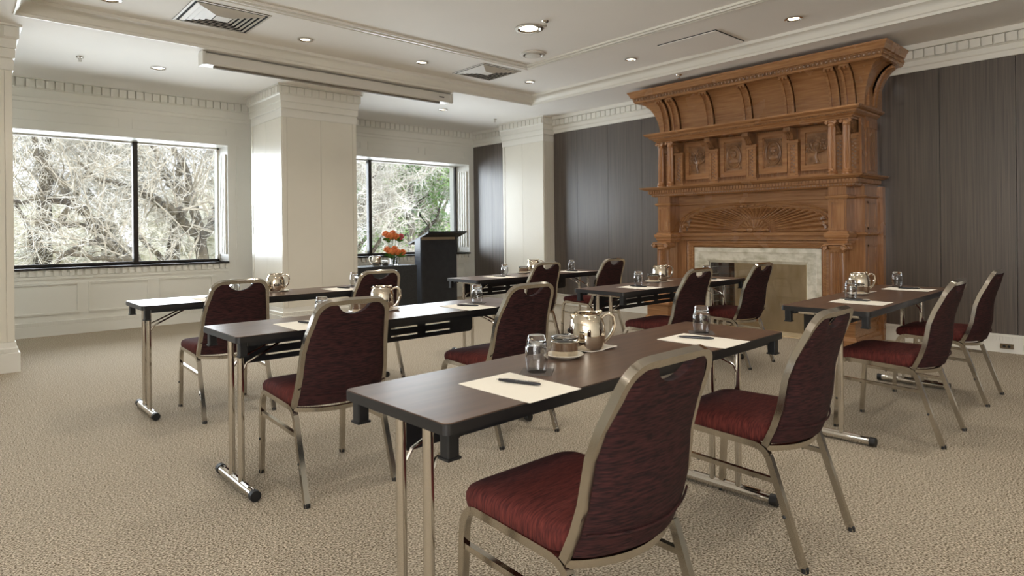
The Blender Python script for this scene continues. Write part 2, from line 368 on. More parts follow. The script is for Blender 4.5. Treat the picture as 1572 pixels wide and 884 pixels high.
# ------------------------------------------------------------ columns
def column(x0, x1, y0, y1, label, name='pillar', panels='xy', back=True):
    c = sroot(name, ((x0 + x1) / 2, (y0 + y1) / 2, 0), label)
    obj('shaft', box(x0, x1, y0, y1, 0, ZC), 'paint', c)
    pts = [(x0, y0), (x1, y0), (x1, y1), (x0, y1)]          # travel +x along the front: right-hand side is -y
    obj('plinth', profile_run([(0, 0), (.035, 0), (.035, .165), (.022, .17), (.022, .205), (.012, .215), (.008, .26), (0, .262)], pts, True), 'paint', c)
    fl = []
    for k in range(int((x1 - x0) / .024)): fl.append(box(x0 + k * .024, x0 + k * .024 + .013, y0 - .028, y0 - .02, .172, .203))
    for k in range(int((y1 - y0) / .024)): fl.append(box(x0 - .028, x0 - .02, y0 + k * .024, y0 + k * .024 + .013, .172, .203))
    o = obj('fluting', join(*fl), 'paint', c); o['kind'] = 'stuff'
    obj('capital', profile_run([(0, 2.62), (.010, 2.62), (.012, 2.71), (.004, 2.715), (.004, 2.722), (.02, 2.728), (.022, 2.80), (.018, 2.803), (.018, 2.806), (.028, 2.81), (.03, 2.885), (.048, 2.895), (.05, 2.99), (.07, 2.995), (.07, ZC), (0, ZC)], pts, True), 'paint', c)
    # dentils
    n = int((x1 - x0 + .08) / .0925); p0 = None
    for k in range(n):
        xx = x0 - .03 + (k + .5) * (x1 - x0 + .06) / n
        if p0 is None: p0 = obj('dentil', box(-.040, .040, -.064, -.048, 2.9, 2.985), 'paint', c); ORG.pop(p0.name, None); p0.data.transform(Matrix.Translation(ORG_of(c)));
        if k == 0: p0.location = (xx - ORG_of(c)[0], y0 - ORG_of(c)[1], 0)
        else: clone(p0, c, (xx - ORG_of(c)[0], y0 - ORG_of(c)[1], 0))
    n = int((y1 - y0 + .08) / .0925); p1 = None
    for k in range(n):
        yy = y0 - .03 + (k + .5) * (y1 - y0 + .06) / n
        if p1 is None: p1 = obj('dentil', box(-.064, -.048, -.040, .040, 2.9, 2.985), 'paint', c); ORG.pop(p1.name, None); p1.data.transform(Matrix.Translation(ORG_of(c)))
        if k == 0: p1.location = (x0 - ORG_of(c)[0], yy - ORG_of(c)[1], 0)
        else: clone(p1, c, (x0 - ORG_of(c)[0], yy - ORG_of(c)[1], 0))
    # board facings with fine grooves between them: corner stiles and two wide boards per face
    def face_boards(a, b_, f):
        st = .055; w2 = (b_ - a - 2 * st) / 2
        for (p, q) in ((a, a + st), (a + st, a + st + w2), (a + st + w2, b_ - st), (b_ - st, b_)):
            f(p + .0018, q - .0018, 0 if q - p < .1 else 1)
    face_boards(x0, x1, lambda p, q, k: obj('board', box(p, q, y0 - .010 if not k else y0 - .006, y0, .262, 2.618), 'paint_gloss', c))
    face_boards(y0, y1, lambda p, q, k: obj('board', box(x0 - .010 if not k else x0 - .006, x0, p, q, .262, 2.618), 'paint_gloss', c))
    return c
def ORG_of(c): return ORG[c.name]
column(3.07, 4.07, 7.60, 8.62, 'square cream pillar standing between the two windows')
column(-.58, .435, 6.96, 7.96, 'square cream pillar at the left edge, before the first window')
column(7.10, 7.34, 7.10, 8.08, 'shallow cream pilaster between the wood wall sections')

# ------------------------------------------------------------ ceiling fittings
def downlight(x, y, z, r, label, power=28, grp='recessed ceiling downlights', chrome=True):
    t = troot('ceiling_light', (x, y, z), label, 'ceiling light', grp)
    obj('ring', move(lathe([(r * 1.0, 0), (r * 1.0, -.008), (r * .8, -.010), (r * .72, .0), (r * .7, -.002)], 20), (x, y, z)), 'chrome' if chrome else 'white_metal', t, True)
    obj('lamp', move(lathe([(r * .7, -.001), (r * .5, -.004), (.0001, -.006)], 16), (x, y, z)), 'lamp_on', t)
    light('downlight_beam', 'SPOT', (x, y, z - .03), power, WARM, (0, 0, 0), spot_size=R(125), spot_blend=.8, shadow_soft_size=.06).parent = None
    return t
DL = [(2.70, 6.07, ZT, .075, 'silver downlight just inside the cove, above the projection screen case'),
      (4.08, 6.03, ZT, .07, 'small downlight between the screen case and the square air vent near the tray corner'),
      (1.01, 6.05, ZT, .09, 'downlight cut off by the top edge of the photo, left of the large vent'),
      (5.82, 4.40, ZT, .07, 'glowing downlight between the speaker disc and the ceiling hatch'),
      (5.88, 2.57, ZT, .08, 'chrome downlight above the carved mantelpiece cornice'),
      (1.74, 7.7, ZC, .075, 'pale downlight over the large window beside the pillar'),
      (5.67, 5.92, ZT, .07, 'downlight inside the right corner of the tray, past the smaller vent'),
      (5.53, 7.64, ZC, .07, 'faint downlight beneath the right end of the screen case'),
      (4.19, 4.37, ZT, .14, 'large round glowing downlight in the middle of the tray')]
for q in DL: downlight(*q, power=44 if q[3] > .1 else 26, grp=None)
DLW = ['over the nearest table', 'over the aisle between the files', 'over the middle left table', 'over the right-hand chairs', 'just ahead of the camera', 'before the nearest chair', 'far behind the camera on the right', 'straight behind the camera', 'by the left wall', 'by the left wall near the windows']
for x_, y_ in ((.9, 2.4), (3.3, 1.9), (2.3, 4.2), (5.9, .6), (3.2, -.4), (.8, -.4), (5.2, -2.2), (2.0, -2.2), (-1.8, 1.5), (-1.8, 5.0)):  # unseen downlights, added to brighten the room
    zz = ZT if TX0 < x_ < TX1 and y_ > TY0 else ZC
    downlight(x_, y_, zz, .08, 'unseen fill downlight added above the frame, ' + DLW.pop(0), 40, 'added fill downlights out of view')
# speaker disc
t = troot('ceiling_speaker', (4.82, 4.97, ZT), 'round white slotted ceiling disc beside the big downlight', 'speaker')
obj('rim', move(lathe([(.14, 0), (.14, -.012), (.11, -.02), (.1, -.008), (.1, 0)], 28), (4.82, 4.97, ZT)), 'white_metal', t, True)
obj('disc', move(lathe([(.085, -.012), (.085, -.026), (.0001, -.032)], 28), (4.82, 4.97, ZT)), 'white_metal', t, True)
# sprinklers
for (x, y, z, lb) in ((4.16, 4.12, ZT, 'small brass sprinkler head close to the big downlight'), (1.03, 7.73, ZC, 'small sprinkler head on the ceiling above the large window'),
                      (6.46, 4.18, ZC, 'small sprinkler head just before the mantelpiece cornice'), (6.66, 7.77, ZC, 'small sprinkler head near the far corner of the room')):
    t = troot('sprinkler', (x, y, z), lb, 'sprinkler')
    obj('escutcheon', move(lathe([(.035, 0), (.03, -.01), (.012, -.012)], 16), (x, y, z)), 'chrome', t, True)
    obj('head', move(join(lathe([(.009, -.01), (.009, -.04), (.018, -.042), (.018, -.046), (.0001, -.046)], 10), tube([(.012, 0, -.012), (.014, 0, -.03), (0, 0, -.045), (-.014, 0, -.03), (-.012, 0, -.012)], .0025, 5)), (x, y, z)), 'chrome', t, True)
# square vents with concentric rings
def diffuser(cx, cy, z, s, label, n=5):
    t = troot('air_vent', (cx, cy, z), label, 'air vent')
    obj('backing', box(cx - s, cx + s, cy - s, cy + s, z - .004, z - .001), 'vent_dark', t)
    for k in range(n):
        a = s * (1 - k * .8 / n); w_ = s * (.10 if k else .06)
        pts = [(cx - a, cy - a), (cx + a, cy - a), (cx + a, cy + a), (cx - a, cy + a)]
        obj('louvre', profile_run([(0, z - .004), (0, z - .006 - .002 * (k > 0)), (-w_, z - .020 if k else z - .008), (-w_, z - .016 if k else z - .004)], pts, True), 'vent_white', t)
    a = s * .2
    obj('centre_plate', box(cx - a, cx + a, cy - a, cy + a, z - .018, z - .010), 'vent_white', t)
diffuser(1.86, 5.93, ZT, .325, 'large square louvred air vent at the top left of the ceiling', 6)
diffuser(4.93, 5.90, ZT, .30, 'smaller square louvred air vent near the inner corner of the tray', 6)
# ceiling hatch
t = troot('access_hatch', (5.98, 3.56, ZT), 'flush square ceiling hatch with a thin dark edge', 'hatch')
hx0, hx1, hy0, hy1 = 5.62, 6.18, 3.22, 3.88
obj('panel', box(hx0, hx1, hy0, hy1, ZT - .014, ZT - .002), 'ceiling_paint', t)
obj('edge_gap', join(box(hx0 - .012, hx0, hy0 - .01, hy1 + .01, ZT - .004, ZT), box(hx0, hx1, hy0 - .01, hy0, ZT - .004, ZT), box(hx0, hx1, hy1, hy1 + .01, ZT - .004, ZT)), 'vent_dark', t)  # dark strips along the hatch edges
# projection screen case
t = troot('projection_screen', (3.4, 6.72, ZC - .07), 'long white projection screen case hung below the ceiling by the cove', 'projection screen')
sx0, sx1, sy0, sy1, sz = 1.90, 4.98, 6.66, 6.80, 2.878
obj('case', prism([(sy0 + .012, sz), (sy0, sz + .015), (sy0, ZC - .03), (sy0 + .02, ZC - .015), (sy1, ZC - .015), (sy1, sz)], sx0 + .03, sx1 - .03, 'x'), 'white_metal', t)
for a in (sx0, sx1 - .03): obj('end_cap', prism(rrect(sy0 - .006, sy1 + .006, sz - .008, ZC - .005, .02, 3), a, a + .03, 'x'), 'white_metal', t)
obj('weight_bar', box(sx0 + .12, sx1 - .18, sy0 + .04, sy0 + .075, sz - .022, sz), 'groove', t)
obj('badge', box(sx1 - .22, sx1 - .14, sy0 - .003, sy0, sz + .05, sz + .062), 'table_edge', t)
# wall outlets in the baseboard
for i, (a, b_) in enumerate(((1.205, 1.305), (1.03, 1.13))):
    t = troot('wall_outlet', (XM - .034, (a + b_) / 2, .075), ('bronze wall socket plate with two dark holes on the baseboard', 'bronze socket plate cut off by the right edge of the photo')[i], 'wall outlet')
    obj('plate', box(XM - .046, XM - .03, a, b_, .04, .085), 'outlet', t)
    for k in (-.018, .018): obj('socket', move(lathe([(.012, 0), (.012, .004)], 12, axis='x'), (XM - .051, (a + b_) / 2 + k, .062)), 'black_plastic', t)

# ------------------------------------------------------------ carved oak mantelpiece
MC = 3.535
mt = troot('mantelpiece', (XM - .1, MC, 0), 'tall carved oak mantelpiece with shell panel and coved cornice against the dark wall', 'mantelpiece')
def U(xb, hw): return [(XM, MC + hw), (xb, MC + hw), (xb, MC - hw), (XM, MC - hw)]
def yzrun(prof, pts, xf):
    v, f = profile_run(prof, pts); return [(xf - z, x, y) for x, y, z in v], f
BX = 6.90; CX = 6.985
# lower body
bodyw = [box(CX, XM, MC - 1.0, MC - .62, 0, 1.6), box(CX, XM, MC + .62, MC + 1.0, 0, 1.6), box(CX, XM, MC - .62, MC + .62, .83, 1.6),
         box(BX, XM, MC - 1.215, MC - .985, 0, 1.6), box(BX, XM, MC + .985, MC + 1.215, 0, 1.6)]
obj('body', join(*bodyw), 'oak_upright', mt)
for s_ in (-1, 1): obj('back_stile', box(7.25, XM, *sorted((MC + s_ * 1.27, MC + s_ * 1.215)), 0, 1.6), 'oak_upright', mt)
for s_ in (-1, 1):      # raised fields on the side returns
    y = MC + s_ * 1.215
    for z0, z1 in ((.36, 1.0), (1.16, 1.44)):
        obj('side_panel', join(box(6.97, 7.19, y - .008, y + .008, z0, z0 + .018), box(6.97, 7.19, y - .008, y + .008, z1 - .018, z1), box(6.97, 6.988, y - .008, y + .008, z0, z1), box(7.172, 7.19, y - .008, y + .008, z0, z1)), 'oak_upright', mt)
# belt mouldings wrapping the body
belt = [(-.02, 0), (0, 0), (.012, .005), (.02, .016), (.034, .02), (.034, .034), (.02, .038), (-.02, .038)]
obj('belt_moulding', profile_run([(o, z + 1.09) for o, z in belt], U(BX, 1.215)), 'oak', mt)
obj('belt_moulding', profile_run([(o * .7, z * .8 + 1.475) for o, z in belt], U(BX, 1.215)), 'oak', mt)
# wings beside the opening and fireplace surround
for s_ in (-1, 1):
    a, b_ = sorted((MC + s_ * .86, MC + s_ * .984))
    obj('jamb', box(BX + .023, CX + .005, a, b_ , 0, 1.044), 'oak_upright', mt)
Uo = lambda hw, zt: [(MC - hw, 0), (MC - hw, zt), (MC + hw, zt), (MC + hw, 0)]
# travel up the right jamb: right-hand side of travel points to the centre (+y); out = inwards
obj('surround_moulding', yzrun([(0, 0), (0, .055), (.02, .06), (.03, .048), (.05, .048), (.056, .034), (.07, .03), (.078, .012), (.086, .01), (.09, 0)], Uo(.85, 1.035), CX - .01), 'oak', mt)
obj('marble_frame', yzrun([(0, 0), (0, .03), (.05, .032), (.065, .022), (.13, .004), (.15, .0), (.185, -.03), (.185, -.30), (.155, -.30), (.15, -.06), (0, -.06)], Uo(.765, .955), CX - .005), 'marble', mt, True, 25)
obj('frieze_rail', box(BX + .016, CX + .004, MC - .984, MC + .984, 1.045, 1.10), 'oak', mt)
# firebox
obj('hearth_slab', box(6.72, 7.32, MC - .62, MC + .62, 0, .012), 'stone_tan', mt)
obj('firebox_back', box(7.28, 7.325, MC - .6, MC + .6, 0, .81), 'stone_tan', mt)
fb = obj('firebox_side', box(7.0, 7.28, MC + .585, MC + .6, 0, .81), 'mortar', mt)
for r_ in range(9):
    for c_ in range(3):
        y0 = 7.02 + c_ * .088 + (.04 if r_ % 2 else 0)
        o = obj('brick', box(y0, min(y0 + .08, 7.278), MC + .575, MC + .586, .03 + r_ * .086, .03 + r_ * .086 + .075), 'brick', fb)
obj('firebox_side', box(7.0, 7.28, MC - .6, MC - .585, 0, .81), 'stone_tan', mt)
obj('stone_panel', box(7.04, 7.07, MC - .585, MC + .28, .012, .81), 'stone_tan', mt)
bp_ = obj('brick_panel', box(7.20, 7.22, MC + .28, MC + .585, .012, .81), 'mortar', mt)
for r_ in range(9):
    for c_ in range(2):
        y0 = MC + .285 + c_ * .15 + (.0 if r_ % 2 else -.0)
        obj('brick', box(7.19, 7.201, y0, y0 + .14, .03 + r_ * .086, .105 + r_ * .086), 'brick', bp_)
obj('reflection_pane', box(7.02, 7.024, MC - .585, MC + .585, .012, .805), 'reflection_glass', mt)  # glass pane added for its reflections over the stone
obj('reflection_pane_frame', join(box(7.015, 7.03, MC - .59, MC - .578, .0, .81), box(7.015, 7.03, MC + .578, MC + .59, .0, .81), box(7.015, 7.03, MC - .59, MC + .59, .795, .81)), 'black_steel', mt)
# shell niche
HN = .895; ZB = 1.13; HH = .285; NF = 29; PE = 3.0
def arch(t):                       # t in 0..1 from right end to left end, evenly along the rim
    return ARC[min(len(ARC) - 1, int(t * (len(ARC) - 1) + .5))]
raw = []
for i in range(2001):
    a = pi * i / 2000; c_, s2 = cos(a), sin(a)
    r_ = (abs(c_) ** PE + abs(s2) ** PE) ** (-1 / PE)
    raw.append((c_ * r_ * HN * -1, s2 * r_ * HH))
L_ = [0]
for p, q in zip(raw[:-1], raw[1:]): L_.append(L_[-1] + math.hypot(q[0] - p[0], q[1] - p[1]))
ARC = []; j = 0
for k in range(581):
    d = L_[-1] * k / 580
    while j < 1999 and L_[j + 1] < d: j += 1
    ARC.append(raw[j])
pl = [(MC + p[0], ZB + p[1]) for p in ARC[::10]]
# spandrel plate with the arch cut out
v, f = [], []
for i, (y, z) in enumerate(pl): v += [(BX, y, z), (BX, y, 1.482), (CX + .01, y, z), (CX + .01, y, 1.482)]
for i in range(len(pl) - 1):
    a = i * 4; b_ = a + 4; f += [(a, b_, b_ + 1, a + 1), (a, a + 2, b_ + 2, b_)]
obj('spandrel', (v, f), 'oak', mt)
for s_ in (-1, 1): obj('spandrel_end', box(BX, CX + .01, *sorted((MC + s_ * .99, MC + s_ * .893)), 1.1, 1.482), 'oak', mt)
obj('frieze_board', box(BX - .012, CX + .01, MC - .99, MC + .99, 1.512, 1.6), 'oak', mt)
obj('frieze_fillet', join(box(BX - .024, BX, MC - .96, MC + .96, 1.482, 1.512)), 'oak', mt)
obj('niche_floor', box(BX - .03, CX + .02, MC - .96, MC + .96, 1.10, 1.132), 'oak', mt)
# one rib per flute, convex, sweeping from the hub to the rim
for k in range(NF):
    v, f = [], []; NR_, NT = 9, 6
    for i in range(NR_ + 1):
        r_ = .22 + .78 * i / NR_
        for j in range(NT + 1):
            t = (k + j / NT) / NF; p = arch(t)
            bulge = (1 - (2 * j / NT - 1) ** 2)
            # ribs leave the hub spread by angle, then bend out to their place on the rim
            a = pi * (1 - t); hub = (.2 * -cos(pi - a) * -1, .16 * sin(a))
            h2 = (-.2 * cos(pi * t), .16 * sin(pi * t))
            q = (r_ - .22) / .78; e = q ** 1.25
            y = h2[0] * (1 - e) + p[0] * e; z = h2[1] * (1 - q) + p[1] * q
            x = CX - .085 * q ** 2.2 - .032 * bulge * (.35 + .65 * q) + .012
            rim = 1 + .012 * bulge * (i == NR_)
            v.append((x, MC + y * rim, ZB + z * rim))
    for i in range(NR_):
        for j in range(NT):
            a = i * (NT + 1) + j; f.append((a, a + 1, a + NT + 2, a + NT + 1))
    obj('shell_rib', (v, f), 'oak', mt, True, 60)
v, f = [], []
for k in range(12):
    v0 = []
    for i in range(2):
        r_ = (.02, 1)[i]
        for j in range(5):
            t = (k + j / 4) / 12; b_ = 1 - (j / 2 - 1) ** 2
            v.append((CX - .01 - .012 * b_ * r_, MC - .2 * cos(pi * t) * r_, ZB + .165 * sin(pi * t) * r_))
    for j in range(4):
        a = k * 10 + j; f.append((a, a + 1, a + 6, a + 5))
obj('shell_fan', (v, f), 'oak', mt)
obj('shell_fan_rim', tube([(CX - .02, MC - .2 * cos(pi * i / 24), ZB + .165 * sin(pi * i / 24)) for i in range(25)], .005, 6), 'oak', mt, True)
sc_ = []
for k in range(NF):
    for j in range(6):
        t = (k + j / 6) / NF; p = arch(t); b_ = 1 - (2 * (j / 6) - 1) ** 2; m_ = 1.0 + .035 * b_ if False else 1
        n_ = Vector((p[0] / HN ** 2, p[1] / HH ** 2)).normalized()
        sc_.append((BX - .012, MC + p[0] + n_.x * (-.006 + .014 * b_), ZB + p[1] + n_.y * (-.006 + .014 * b_)))
obj('scalloped_rim', tube(sc_, .007, 6), 'oak', mt, True)
obj('arch_moulding', join(tube([(BX - .004, MC + p[0] * 1.045, ZB + p[1] * 1.13) for p in ARC[::12]], .012, 6), tube([(BX - .002, MC + p[0] * 1.07, ZB + p[1] * 1.2) for p in ARC[::12]], .007, 6)), 'oak', mt, True)
sp = [(.0001, -.225), (.012, -.222), (.018, -.21), (.009, -.195), (.02, -.15), (.026, -.1), (.018, -.05), (.012, -.04), (.03, -.02), (.032, 0)]
sp = sp + [(r_, -z) for r_, z in sp[::-1][1:]]
obj('spindle', lathe(sp, 14, (BX - .01, MC, ZB + .035), 'y'), 'oak', mt, True)
rnd = random.Random(3)
bl = []
for k in range(26):
    a = rnd.uniform(-.19, .19); bl.append(ball((BX - .022 + rnd.uniform(-.006, .006), MC + a, 1.432 + .02 * cos(a * 8) + rnd.uniform(-.012, .014)), (.012, rnd.uniform(.012, .03), rnd.uniform(.008, .016)), 6, 4))
obj('crest_carving', join(*bl), 'oak', mt, True)
for s_ in (-1, 1):
    bl = []
    for k in range(22):
        q = rnd.random(); bl.append(ball((BX + .0 + rnd.uniform(-.01, .012), MC + s_ * (.85 - .05 * q + rnd.uniform(-.02, .02)), 1.16 + .14 * q), (.012, .014, .014), 6, 4))
    obj('grape_carving', join(*bl), 'oak_carved', mt, True)
# piers, columns and pedestals
PX = 6.685
def volute(yc, zc, s_, xf, sc=1.0):
    return tube([(xf, yc + s_ * sc * (.026 - .0035 * k / 3) * cos(k * .5) * (1 - k / 34), zc + sc * (.024 * (1 - k / 34)) * sin(k * .5)) for k in range(30)], .0058 * sc, 6)
def ionic(xc, yc, z1, r_, sc, name='capital'):
    parts = [lathe([(r_ * .95, z1 - .075 * sc), (r_ * 1.05, z1 - .06 * sc), (r_ * 1.0, z1 - .05 * sc), (r_ * 1.18, z1 - .035 * sc), (r_ * 1.18, z1 - .02 * sc)], 20, (xc, yc, 0))]
    parts.append(box(xc - r_ * 1.15, xc + r_ * 1.15, yc - r_ * 1.25, yc + r_ * 1.25, z1 - .012 * sc, z1))
    for s_ in (-1, 1):
        parts.append(volute(yc + s_ * r_ * 1.12, z1 - .038 * sc, s_, xc - r_ * 1.1, sc))
        parts.append(tube([(xc - r_ * 1.08, yc + s_ * r_ * 1.12, z1 - .038 * sc), (xc + r_ * 1.08, yc + s_ * r_ * 1.12, z1 - .038 * sc)], .021 * sc, 8))
    return join(*parts)
for s_ in (-1, 1):
    yc = MC + s_ * 1.03; hw = .088
    obj('pier', join(box(PX, BX + .01, yc - hw, yc + hw, 1.03, 1.6)), 'oak_upright', mt)
    obj('pier_panel', join(*[box(PX - .012, PX + .001, a, b_, c_, d) for a, b_, c_, d in ((yc - hw + .018, yc + hw - .018, 1.155, 1.172), (yc - hw + .018, yc + hw - .018, 1.433, 1.45), (yc - hw + .018, yc - hw + .034, 1.172, 1.433), (yc + hw - .034, yc + hw - .018, 1.172, 1.433))]), 'oak_upright', mt)
    pts = [(BX, yc + hw), (PX, yc + hw), (PX, yc - hw), (BX, yc - hw)]
    obj('pier_moulding', profile_run([(-.01, 1.47), (.012, 1.473), (.026, 1.49), (.026, 1.503), (.01, 1.51), (-.01, 1.51)], pts), 'oak', mt)
    obj('pier_moulding', profile_run([(-.01, 1.02), (.006, 1.02), (.01, 1.045), (.018, 1.05), (.018, 1.07), (.03, 1.08), (.036, 1.10), (.036, 1.115), (.016, 1.122), (.012, 1.14), (-.01, 1.14)], pts), 'oak', mt)
    ccx = 6.672
    obj('capital', ionic(ccx + .005, yc, 1.02, .08, 1.15), 'oak', mt, True)
    prof = [(.095, .28), (.095, .30), (.1, .305), (.1, .325), (.088, .335), (.086, .35), (.092, .358), (.088, .372), (.081, .38)] + [(.081, .40), (.0805, .60), (.079, .80), (.077, .92)] + [(.078, .935), (.082, .94), (.076, .95)]
    obj('fluted_column', lathe(prof, 120, (ccx, yc, 0), flute=20, fd=.16, z_fl=(.39, .925)), 'oak_upright', mt, True, 28)
    pp = [(XM, yc + s_ * .06 + .13), (6.60, yc + .115), (6.60, yc - .115), (XM, yc - .115)]
    pp = [(XM - .001, yc + .115), (6.585, yc + .115), (6.585, yc - .115), (XM - .001, yc - .115)]
    obj('pedestal', join(box(6.585, XM - .001, yc - .115 - (.077 if s_ < 0 else 0), yc + .115 + (.077 if s_ > 0 else 0), 0, .28)), 'oak', mt)
    p2 = [(XM, yc + .115 + (.077 if s_ > 0 else 0)), (6.585, yc + .115 + (.077 if s_ > 0 else 0)), (6.585, yc - .115 - (.077 if s_ < 0 else 0)), (XM, yc - .115 - (.077 if s_ < 0 else 0))]
    obj('pedestal_moulding', profile_run([(-.01, .225), (.006, .228), (.014, .245), (.03, .25), (.03, .275), (.02, .284), (-.01, .284)], p2), 'oak', mt)
    obj('pedestal_moulding', profile_run([(-.01, 0), (.035, 0), (.035, .06), (.02, .075), (.012, .095), (0, .10), (-.01, .10)], p2), 'oak', mt)
# shelf with dentils
obj('shelf', join(profile_run([(-.2, 1.588), (0, 1.588), (.012, 1.592), (.03, 1.6), (.034, 1.622), (.055, 1.628), (.055, 1.668), (.09, 1.672), (.112, 1.684), (.135, 1.69), (.145, 1.706), (-.2, 1.708)], U(6.70, 1.17)), box(6.8, XM, MC - 1.2, MC + 1.2, 1.60, 1.70)), 'oak', mt)
d_ = []; k = -1.215
while k < 1.22: d_.append(box(6.632, 6.648, MC + k - .011, MC + k + .011, 1.631, 1.666)); k += .0352
k = 6.66
while k < 7.3:
    for s_ in (-1, 1): d_.append(box(k - .011, k + .011, MC + s_ * 1.232 - .008, MC + s_ * 1.232 + .008, 1.631, 1.666))
    k += .0352
o = obj('dentils', join(*d_), 'oak', mt); o['kind'] = 'stuff'
d_ = [ball((6.668, MC - 1.19 + i * .028, 1.611), .009, 6, 4) for i in range(86)]
o = obj('bead_row', join(*d_), 'oak_carved', mt, True); o['kind'] = 'stuff'
# upper stage
obj('upper_body', join(box(7.0, XM, MC - 1.2, MC + 1.2, 1.70, 2.40), box(6.90, 7.0, MC - 1.19, MC - 1.165, 1.7, 2.29), box(6.90, 7.0, MC + 1.165, MC + 1.19, 1.7, 2.29)), 'oak_upright', mt)
for s_ in (-1, 1):
    obj('side_pilaster', join(*[box(7.06 + k * .05, 7.09 + k * .05, MC + s_ * 1.2 - .012, MC + s_ * 1.2 + .012, 1.76, 2.2) for k in range(4)], box(7.03, 7.27, MC + s_ * 1.2 - .02, MC + s_ * 1.2 + .02, 2.2, 2.27)), 'oak_upright', mt)
obj('upper_cornice', join(profile_run([(-.1, 2.275), (0, 2.275), (.006, 2.29), (.02, 2.296), (.024, 2.305), (.05, 2.318), (.072, 2.34), (.078, 2.352), (.1, 2.358), (.118, 2.372), (.12, 2.388), (-.1, 2.392)], U(6.725, 1.155)), box(6.75, XM, MC - 1.18, MC + 1.18, 2.29, 2.39)), 'oak', mt)
d_ = []
for i in range(74):
    yy = MC - 1.2 + i * .0329; d_.append(ball((6.683 - .012, yy, 2.328), (.014, .016, .009), 6, 4)); d_.append(ball((6.677 - .012, yy + .016, 2.337), (.012, .007, .012), 5, 3))
o = obj('leaf_band', join(*d_), 'oak_carved', mt, True); o['kind'] = 'stuff'
def relief_tree(cy, seed):
    rr = random.Random(seed); parts = [tube([(6.975, cy - .01, 1.88), (6.968, cy + .01, 1.95), (6.966, cy, 2.0)], [.018, .012, .011], 6), tube([(6.98, cy - .05, 1.872), (6.975, cy, 1.885), (6.98, cy + .05, 1.872)], .006, 5)]
    for k in range(9):
        a = R(-75 + 150 * k / 8); l_ = rr.uniform(.11, .17)
        e = (6.97, cy + sin(a) * l_ * .72, 1.99 + cos(a) * l_); mid = (6.965, cy + sin(a) * l_ * .45, 1.99 + cos(a) * l_ * .4)
        parts.append(tube([(6.968, cy, 1.985), mid, e], [.009, .006, .003], 5))
        for j in range(6):
            parts.append(ball((6.966, e[1] + rr.uniform(-.03, .03), e[2] + rr.uniform(-.03, .025)), (.008, rr.uniform(.008, .016), rr.uniform(.008, .014)), 6, 3))
    return join(*parts)
def relief_bust(cy, flip):
    parts = [tube([(6.972, cy + .085 * cos(a * pi / 16), 2.035 + .135 * sin(a * pi / 16)) for a in range(32)], .008, 6, True), tube([(6.974, cy + .070 * cos(a * pi / 16), 2.035 + .115 * sin(a * pi / 16)) for a in range(32)], .004, 5, True)]
    parts += [ball((6.975, cy + flip * .004, 2.065), (.016, .033, .042), 10, 7), ball((6.972, cy - flip * .006, 2.088), (.02, .038, .026), 10, 6), ball((6.972, cy + flip * .036, 2.06), (.012, .009, .009), 6, 4),
              ball((6.98, cy, 1.985), (.02, .06, .04), 10, 6), ball((6.978, cy, 2.02), (.014, .018, .03), 8, 5)]
    for a in range(9): parts.append(ball((6.97, cy - flip * (.03 + .03 * sin(a * .35)), 2.11 - .012 * a), (.009, .014, .01), 6, 4))
    for sy in (-1, 1):
        for sz in (-1, 1):
            for k in range(3): parts.append(ball((6.974, cy + sy * (.088 - .012 * k), 2.035 + sz * (.14 - .02 * (k % 2))), (.007, .011, .012), 6, 3))
    return join(*parts)
for i, k in enumerate((-.72, -.24, .24, .72)):
    cy = MC + k; hw = .115
    obj('panel_frame', join(box(6.955, 7.002, cy - hw - .05, cy - hw, 1.80, 2.27), box(6.955, 7.002, cy + hw, cy + hw + .05, 1.80, 2.27), box(6.955, 7.002, cy - hw, cy + hw, 1.80, 1.86), box(6.955, 7.002, cy - hw, cy + hw, 2.215, 2.27), box(6.945, 7.0, cy - .24, cy + .24, 1.71, 1.76),
        box(6.975, 7.0, cy - hw, cy - hw + .012, 1.86, 2.215), box(6.975, 7.0, cy + hw - .012, cy + hw, 1.86, 2.215), box(6.975, 7.0, cy - hw, cy + hw, 1.86, 1.872), box(6.975, 7.0, cy - hw, cy + hw, 2.203, 2.215)), 'oak', mt)
    obj('carved_relief', join(box(6.98, 7.0, cy - hw, cy + hw, 1.86, 2.215), relief_tree(cy, i) if i in (0, 3) else relief_bust(cy, 1 if i == 1 else -1)), 'oak_carved', mt, True, 45)
